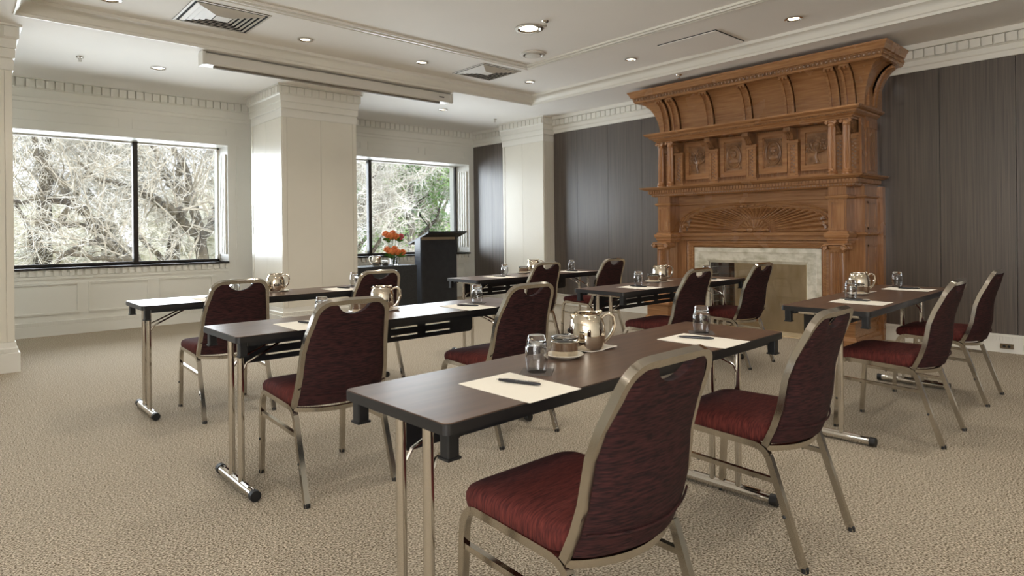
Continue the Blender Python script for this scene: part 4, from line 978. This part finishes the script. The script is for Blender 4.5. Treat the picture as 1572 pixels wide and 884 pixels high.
# ------------------------------------------------------------ outside: ground, trees, twigs
GZ = -4.5
struct(obj('terrain', box(-60, 90, YW + 2, 140, GZ - .3, GZ), 'lawn'), 'pale lawn below the windows')
def tree(name, base, trunk_paths, seed, label, cat='tree', twigs=2600, spread=3.2, leafy=0, twigmat='twig', tw_r=.012, limb_gen=3, grp=None):
    rr = random.Random(seed); t = troot(name, base, label, cat, grp)
    br, tips = [], []
    def grow(p, d, l_, r_, g):
        pts = [p]; dd = d.copy(); rads = [r_]
        n = 5 if g > 1 else 4
        for i in range(n):
            dd = (dd + Vector((rr.gauss(0, .16), rr.gauss(0, .16), rr.gauss(.03, .14)))).normalized()
            pts.append(pts[-1] + dd * l_ / n); rads.append(r_ * (1 - .62 * (i + 1) / n))
        br.append(tube(pts, rads, 5 if g > 1 else 4, caps=False)); tips.extend([(q, dd.copy(), g) for q in pts[1:]])
        if g > 0:
            for k in range(4 if g > 1 else 3):
                i = rr.randint(1, n); ax = Vector((rr.gauss(0, 1), rr.gauss(0, 1), rr.gauss(0.1, .8))).normalized()
                grow(pts[i], (dd * .7 + ax * .75).normalized(), l_ * rr.uniform(.5, .75), max(.008, rads[i] * .62), g - 1)
    main = []
    for path, rads in trunk_paths:
        P = [Vector(q) for q in path]; q = [P[0]]; rd = [rads[0]]
        for i in range(len(P) - 1):       # resample with small knees
            for s in range(1, 5):
                u_ = s / 4; q.append(P[i].lerp(P[i + 1], u_) + Vector((rr.gauss(0, .03), rr.gauss(0, .03), rr.gauss(0, .03)))); rd.append(rads[i] + (rads[i + 1] - rads[i]) * u_)
        main.append(tube(q, rd, 9))
        for i in range(3, len(q)):
            if rr.random() < .75:
                dd = (q[i] - q[i - 1]).normalized(); ax = Vector((rr.gauss(0, 1), rr.gauss(0, .7), rr.gauss(.3, .9))).normalized()
                grow(q[i], (dd * .5 + ax).normalized(), rr.uniform(1.6, 3.2) * spread / 3, min(.04, max(.012, rd[i] * .30)), limb_gen - 1)
    obj('trunk', join(*main), 'bark', t, True)
    bo = obj('branches', join(*br), 'branch_bark', t, True); bo['kind'] = 'stuff'
    tw = []; v, f = [], []
    for k in range(twigs):
        p, d, g = tips[rr.randrange(len(tips))]
        d = (d * .4 + Vector((rr.gauss(0, 1), rr.gauss(0, 1), rr.gauss(-.05, .9)))).normalized(); l_ = rr.uniform(.25, .75) * spread / 3
        s = d.orthogonal().normalized(); s2 = d.cross(s); bend = Vector((rr.gauss(0, .2), rr.gauss(0, .2), rr.gauss(0, .2))) * l_
        r_ = tw_r * rr.uniform(.5, 1)
        o_ = len(v)
        for q, rq in ((p, r_), (p + d * l_ * .5 + bend * .5, r_ * .7), (p + d * l_ + bend * -.3, r_ * .25)):
            v += [tuple(q + s * rq), tuple(q - s * rq * .5 + s2 * rq * .87), tuple(q - s * rq * .5 - s2 * rq * .87)]
        for i in range(2):
            for j in range(3): f.append((o_ + i * 3 + j, o_ + i * 3 + (j + 1) % 3, o_ + i * 3 + 3 + (j + 1) % 3, o_ + i * 3 + 3 + j))
        if leafy and rr.random() < leafy:
            for j in range(5):
                c_ = p + d * l_ * rr.random() + Vector((rr.gauss(0, .1), rr.gauss(0, .1), rr.gauss(0, .1))); a1 = Vector((rr.gauss(0, 1), rr.gauss(0, 1), rr.gauss(0, 1))).normalized() * .07; a2 = a1.orthogonal().normalized() * .035
                LV.append((c_, a1, a2))
    o = obj('twigs', (v, f), twigmat, t); o['kind'] = 'stuff'
    if leafy:
        v, f = [], []
        for c_, a1, a2 in LV:
            o_ = len(v); v += [tuple(c_ - a1), tuple(c_ + a2), tuple(c_ + a1), tuple(c_ - a2)]; f.append((o_, o_ + 1, o_ + 2, o_ + 3))
        LV.clear(); o = obj('leaves', (v, f), 'foliage', t); o['kind'] = 'stuff'
    return t
LV = []

tree('bare_tree', (3.9, 15.6, GZ), [
    ([(4.4, 15.6, GZ), (4.0, 15.7, -2), (3.5, 15.9, -.2), (3.07, 16, .6), (2.6, 16.1, 1.16), (2.27, 16.1, 1.56), (1.9, 16.3, 2.04), (1.82, 16.5, 2.35), (1.46, 16.7, 2.88), (1.2, 17, 4.2)], [.34, .28, .22, .16, .13, .105, .09, .075, .06, .03]),
    ([(2.04, 16.2, 1.83), (1.7, 16.3, 1.93), (1.42, 16.2, 1.97), (1.1, 16.1, 1.86), (.5, 16.0, 1.9)], [.07, .06, .05, .035, .015]),
    ([(2.5, 16.1, 1.27), (2.19, 16.4, 1.38), (1.81, 16.6, 1.45), (1.2, 16.9, 1.6)], [.08, .06, .045, .02]),
    ([(3.0, 16, .68), (2.67, 15.8, .95), (2.4, 15.7, 1.09), (2.05, 15.6, 1.0), (1.82, 15.6, .83), (1.6, 15.6, .5)], [.10, .08, .07, .06, .05, .03]),
    ([(3.5, 15.9, -.2), (3.2, 15.2, .5), (2.7, 15.0, .72), (2.2, 14.9, .7), (1.5, 14.8, .9)], [.13, .09, .06, .045, .02])], 11,
    'bare tree whose thick trunk leans left behind the left pane of the large window', twigs=1500, spread=2.0, limb_gen=2, tw_r=.006)
tree('bare_tree', (5.4, 18, GZ), [
    ([(5.5, 18, GZ), (5.2, 18, -1), (4.96, 18, 1.4), (4.92, 18, 1.66), (4.8, 18.1, 2.14), (4.77, 18.2, 2.8), (4.5, 18.4, 3.52), (4.2, 18.6, 5)], [.3, .22, .13, .12, .11, .09, .07, .03]),
    ([(4.8, 18.1, 2.0), (4.37, 18.3, 2.56), (4.18, 18.4, 3.02), (3.9, 18.5, 3.8)], [.11, .10, .08, .05]),
    ([(4.95, 18, 1.2), (4.45, 17.4, 1.47), (4.27, 17.1, 1.76), (3.9, 17, 1.95), (3.62, 16.9, 2.14), (3.28, 16.9, 2.33), (2.74, 17, 2.42), (2.2, 17.2, 2.9)], [.12, .12, .10, .09, .08, .06, .045, .02]),
    ([(5.1, 18.2, 1.0), (5.54, 18.8, 1.41), (5.81, 19, 1.89), (6.3, 19.2, 2.5), (6.8, 19.4, 3.6)], [.15, .13, .11, .09, .05])], 12,
    'bare tree with several upright trunks behind the right pane of the large window', twigs=1800, spread=2.2, limb_gen=2, tw_r=.007)
b1 = tree('bare_tree', (9.8, 19, GZ), [
    ([(9.9, 19, GZ), (9.7, 19, 0), (9.5, 19, 2), (9.2, 19.2, 4.5)], [.3, .22, .15, .05]), ([(9.6, 19, 1), (10.2, 18.6, 2.2), (10.9, 18.4, 3.8)], [.12, .08, .03]), ([(9.65, 19, .2), (9.0, 18.6, 1.4), (8.4, 18.4, 3.2)], [.12, .08, .03]),
    ([(9.7, 19, -.5), (10.6, 18.7, .6), (11.6, 18.6, 2.0)], [.11, .07, .03])], 13,
    'pale bare tree behind the left part of the second window', twigs=9000, spread=3.2, limb_gen=3, tw_r=.011)
tree('leafy_tree', (14.2, 22, GZ), [
    ([(14.4, 22, GZ), (14.3, 22, 0), (14.2, 22, 2.4), (14.4, 22, 5)], [.26, .2, .14, .05]), ([(14.3, 22, .6), (15.2, 21.6, 1.8), (15.9, 21.6, 3.4)], [.1, .07, .03]), ([(14.3, 22, 1.2), (13.7, 21.6, 2.2), (13.5, 21.4, 3.8)], [.1, .06, .03]),
    ([(14.2, 22, 2.0), (14.8, 21.4, 2.8), (15.4, 21, 4.2)], [.09, .06, .03])], 14,
    'green leafy tree behind the second window, above the lectern', twigs=5200, spread=3.0, leafy=.95, limb_gen=3, tw_r=.010)
# farther trees: copies turned about their own trunks
far = [(-1.5, 22, 40, 1.1, 'distant bare tree seen past the leaning trunk, at the left edge of the large window'), (2.2, 25, 120, 1.15, 'distant bare tree in the middle of the large window'), (6.2, 26, 200, 1.1, 'distant bare tree between the upright trunks and the pillar'),
       (10.5, 27, 290, 1.2, 'distant bare tree hidden mostly by the square pillar'), (14.8, 28, 10, 1.15, 'distant bare tree in the middle of the second window'), (18.5, 27, 160, 1.1, 'distant bare tree low behind the lectern'), (22.5, 30, 75, 1.3, 'distant bare tree at the right edge of the second window'),
       (.5, 31, 230, 1.4, 'farthest bare tree filling the left pane of the large window'), (5.5, 33, 330, 1.4, 'farthest bare tree filling the right pane of the large window'), (17, 34, 100, 1.45, 'farthest bare tree filling the second window')]
for x, y, a, sc, lb in far:
    c = copy_tree(b1); c.location = (x, y, GZ); c.rotation_euler = (0, 0, R(a)); c.scale = (sc, sc, sc); tag(c, lb, 'tree', 'bare trees in the park')
# shrub belt closing the view between the trees
rr = random.Random(5)
def shrub(x, y, r_, h_, label):
    v, f = ball((0, 0, h_ / 2), (r_, r_ * .8, h_ / 2), 40, 26)
    v = [(px * (1 + rr.gauss(0, .10)), py * (1 + rr.gauss(0, .10)), pz * (1 + rr.gauss(0, .05))) for px, py, pz in v]
    o = obj('shrub', (v, f), 'hedge'); o.location = (x, y, GZ); tag(o, label, 'shrub', 'pale shrubs in the park')
for i, lb in enumerate(('left edge of the large window', 'left pane of the large window', 'right pane of the large window', 'square pillar', 'left pane of the second window', 'lectern', 'right edge of the second window')):
    shrub(-4 + i * 8.6, 46 + (i % 2) * 2, 4.1, 7.0 + (i % 3) * .9, 'pale wintry shrub far away behind the ' + lb)
